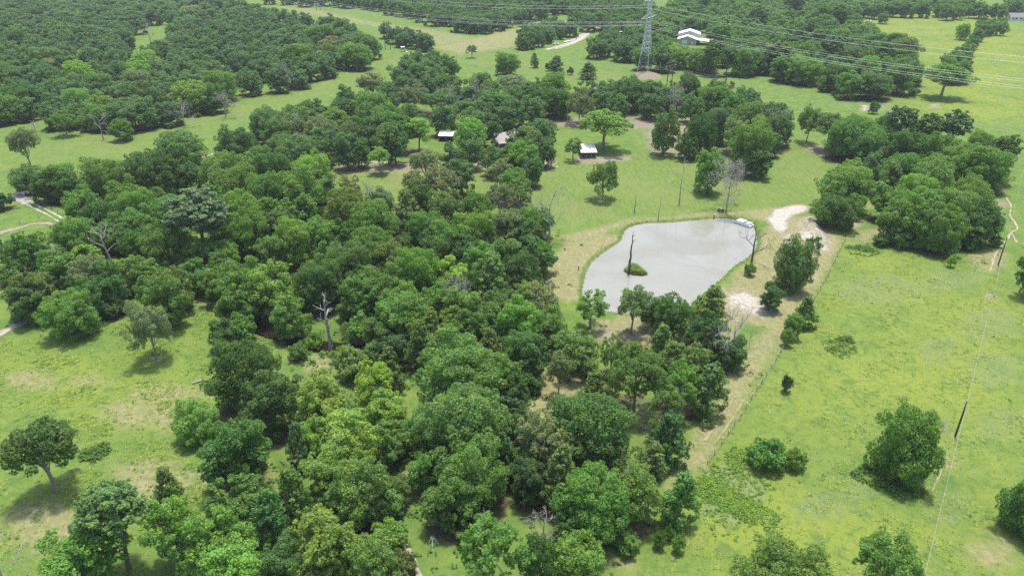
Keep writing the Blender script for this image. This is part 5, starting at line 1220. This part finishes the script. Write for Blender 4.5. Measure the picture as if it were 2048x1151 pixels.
def stone(label, b, r, mat='concrete', seed=0):
    x, y = G(*b); rng = np.random.default_rng(seed); m = MB(); rings = []
    for k in range(5):
        t = k/4; rr = r*math.sin(.35+2.4*t)
        rings.append([(rr*math.cos(a)*rng.uniform(.8, 1.2)*1.2, rr*math.sin(a)*rng.uniform(.8, 1.2), r*(1.1*t-.3)) for a in np.linspace(0, 5.5, 8)])
    m.loft(rings); ob = m.build('stone', M[mat], None); ob.location = (x, y, H(x, y)); tag(ob, label, 'stone')
stone('left of two pale stones on the lawn below the bare yard', (1104, 341), .35, 'white_wall', 1); stone('right of two pale stones on the lawn below the bare yard', (1114, 334), .32, 'white_wall', 2)
stone('pale stone at the foot of the short grey trunk above the pond', (1269, 429), .4, 'concrete', 3)
stone('larger of two dark lumps on the dry left shore of the pond', (1163, 490), .45, 'dark_snag', 4); stone('smaller of two dark lumps on the dry left shore of the pond', (1130, 498), .4, 'dark_snag', 5)

# ------------------------------------------------------------------ people
def person(label, b, face, shirt, hat):
    """standing figure: one skinned body; shirt, trousers and hat are its clothing"""
    x, y = G(*b); o = thing('person', label, 'person', (x, y, H(x, y)), face)
    J = {'hip': (0, 0, .95), 'waist': (0, 0, 1.10), 'chest': (0, .02, 1.32), 'neck': (0, .01, 1.50), 'head': (0, -.01, 1.62), 'crown': (0, -.01, 1.74)}
    for s, n in ((-1, 'l'), (1, 'r')):
        J.update({n+'sh': (s*.19, .02, 1.44), n+'el': (s*.27, .03, 1.18), n+'wr': (s*.22, -.16, 1.02), n+'hd': (s*.19, -.24, .99), n+'th': (s*.10, 0, .90), n+'kn': (s*.11, -.02, .50), n+'an': (s*.12, .03, .09), n+'to': (s*.13, -.13, .05)})
        for f in range(5): J[f'{n}f{f}'] = (s*(.175+.016*f)-.0, -.30+(.02 if f in (0, 4) else 0), .975+.004*f) if f < 4 else (s*.155, -.245, 1.0)
    E = [('hip', 'waist'), ('waist', 'chest'), ('chest', 'neck'), ('neck', 'head'), ('head', 'crown')]
    for n in 'lr':
        E += [('chest', n+'sh'), (n+'sh', n+'el'), (n+'el', n+'wr'), (n+'wr', n+'hd'), ('hip', n+'th'), (n+'th', n+'kn'), (n+'kn', n+'an'), (n+'an', n+'to')]+[(n+'hd', f'{n}f{f}') for f in range(5)]
    R_ = {'hip': .13, 'waist': .12, 'chest': .145, 'neck': .055, 'head': .095, 'crown': .075}
    for n in 'lr':
        R_.update({n+'sh': .065, n+'el': .045, n+'wr': .032, n+'hd': .035, n+'th': .085, n+'kn': .058, n+'an': .042, n+'to': .04}); R_.update({f'{n}f{f}': .009 for f in range(5)})
    ks = list(J); me = bpy.data.meshes.new('body'); me.from_pydata([J[k] for k in ks], [(ks.index(a), ks.index(c)) for a, c in E], []); ob = link('body', me, M['skin'], o)
    ob.modifiers.new('skin', 'SKIN'); sv = me.skin_vertices[0].data
    for i, k in enumerate(ks): sv[i].radius = (R_[k], R_[k]); sv[i].use_root = (k == 'hip')
    ss_ = ob.modifiers.new('sub', 'SUBSURF'); ss_.levels = 1; ss_.render_levels = 1; ob.modifiers['skin'].use_smooth_shade = True
    m = MB(); m.tube([(0, .01, .96), (0, .01, 1.10), (0, .03, 1.30), (0, .03, 1.44), (0, .02, 1.50)], [.165, .16, .195, .17, .08], 12)
    for s in (-1, 1): m.tube([(s*.15, .02, 1.42), (s*.20, .02, 1.43), (s*.265, .03, 1.20)], [.09, .09, .066], 8)
    m.build('shirt', M[shirt], o, True); m = MB(); m.tube([(0, 0, 1.0), (0, 0, .88)], [.168, .165], 12)
    for s in (-1, 1): m.tube([(s*.09, 0, .95), (s*.105, -.01, .55), (s*.12, .02, .10)], [.115, .085, .068], 10)
    m.build('trousers', M['cloth_dark'], o, True)
    m = MB(); m.tube([(0, -.01, 1.70), (0, -.01, 1.71), (0, -.01, 1.715), (0, -.01, 1.80), (0, -.01, 1.83)], [.19, .19, .115, .105, .05], 14); m.build('hat', M[hat], o, True)
    for s in (-1, 1): MB().box((s*.125, -.045, .045), (.095, .27, .085), bev=.03).build('boot', M['brown_wood'], o)
    f_ = MB(); f_.tube([(0, -.095, 1.63), (0, -.125, 1.605), (0, -.098, 1.595)], [.014, .018, .014], 6); f_.build('nose', M['skin'], o)
    for s in (-1, 1): MB().tube([(s*.035, -.094, 1.635), (s*.035, -.102, 1.635)], .012, 6).build('eye', M['black_rubber'], o); MB().tube([(s*.095, 0, 1.60), (s*.108, .005, 1.63), (s*.095, .01, 1.655)], .014, 5).build('ear', M['skin'], o)
    MB().box((0, -.092, 1.565), (.05, .012, .012)).build('mouth', M['brown_wood'], o)
    return o
person('person in pale shirt, pale hat and dark trousers on the left shore', (1157, 541), 1.2, 'cloth_pale', 'straw')
person('person in grey shirt, pale hat and dark trousers near the quad bike', (1428, 435), .4, 'cloth_grey', 'straw')

# ------------------------------------------------------------------ summer haze: one box of even air round the camera and the whole land
def haze(density):
    m = bpy.data.materials.new('haze'); m.use_nodes = True; n = m.node_tree; n.nodes.clear(); out = n.nodes.new('ShaderNodeOutputMaterial')
    v = n.nodes.new('ShaderNodeVolumePrincipled'); v.inputs['Color'].default_value = (.86, .93, 1.0, 1); v.inputs['Density'].default_value = density; v.inputs['Anisotropy'].default_value = .0
    n.links.new(v.outputs[0], out.inputs['Volume']); o = MB().box((0, 4100, 44.2), (10800, 10800, 97)).build('haze', m, None); stuff(o, 'thin pale summer haze over the whole land', 'haze')
haze(.00010)
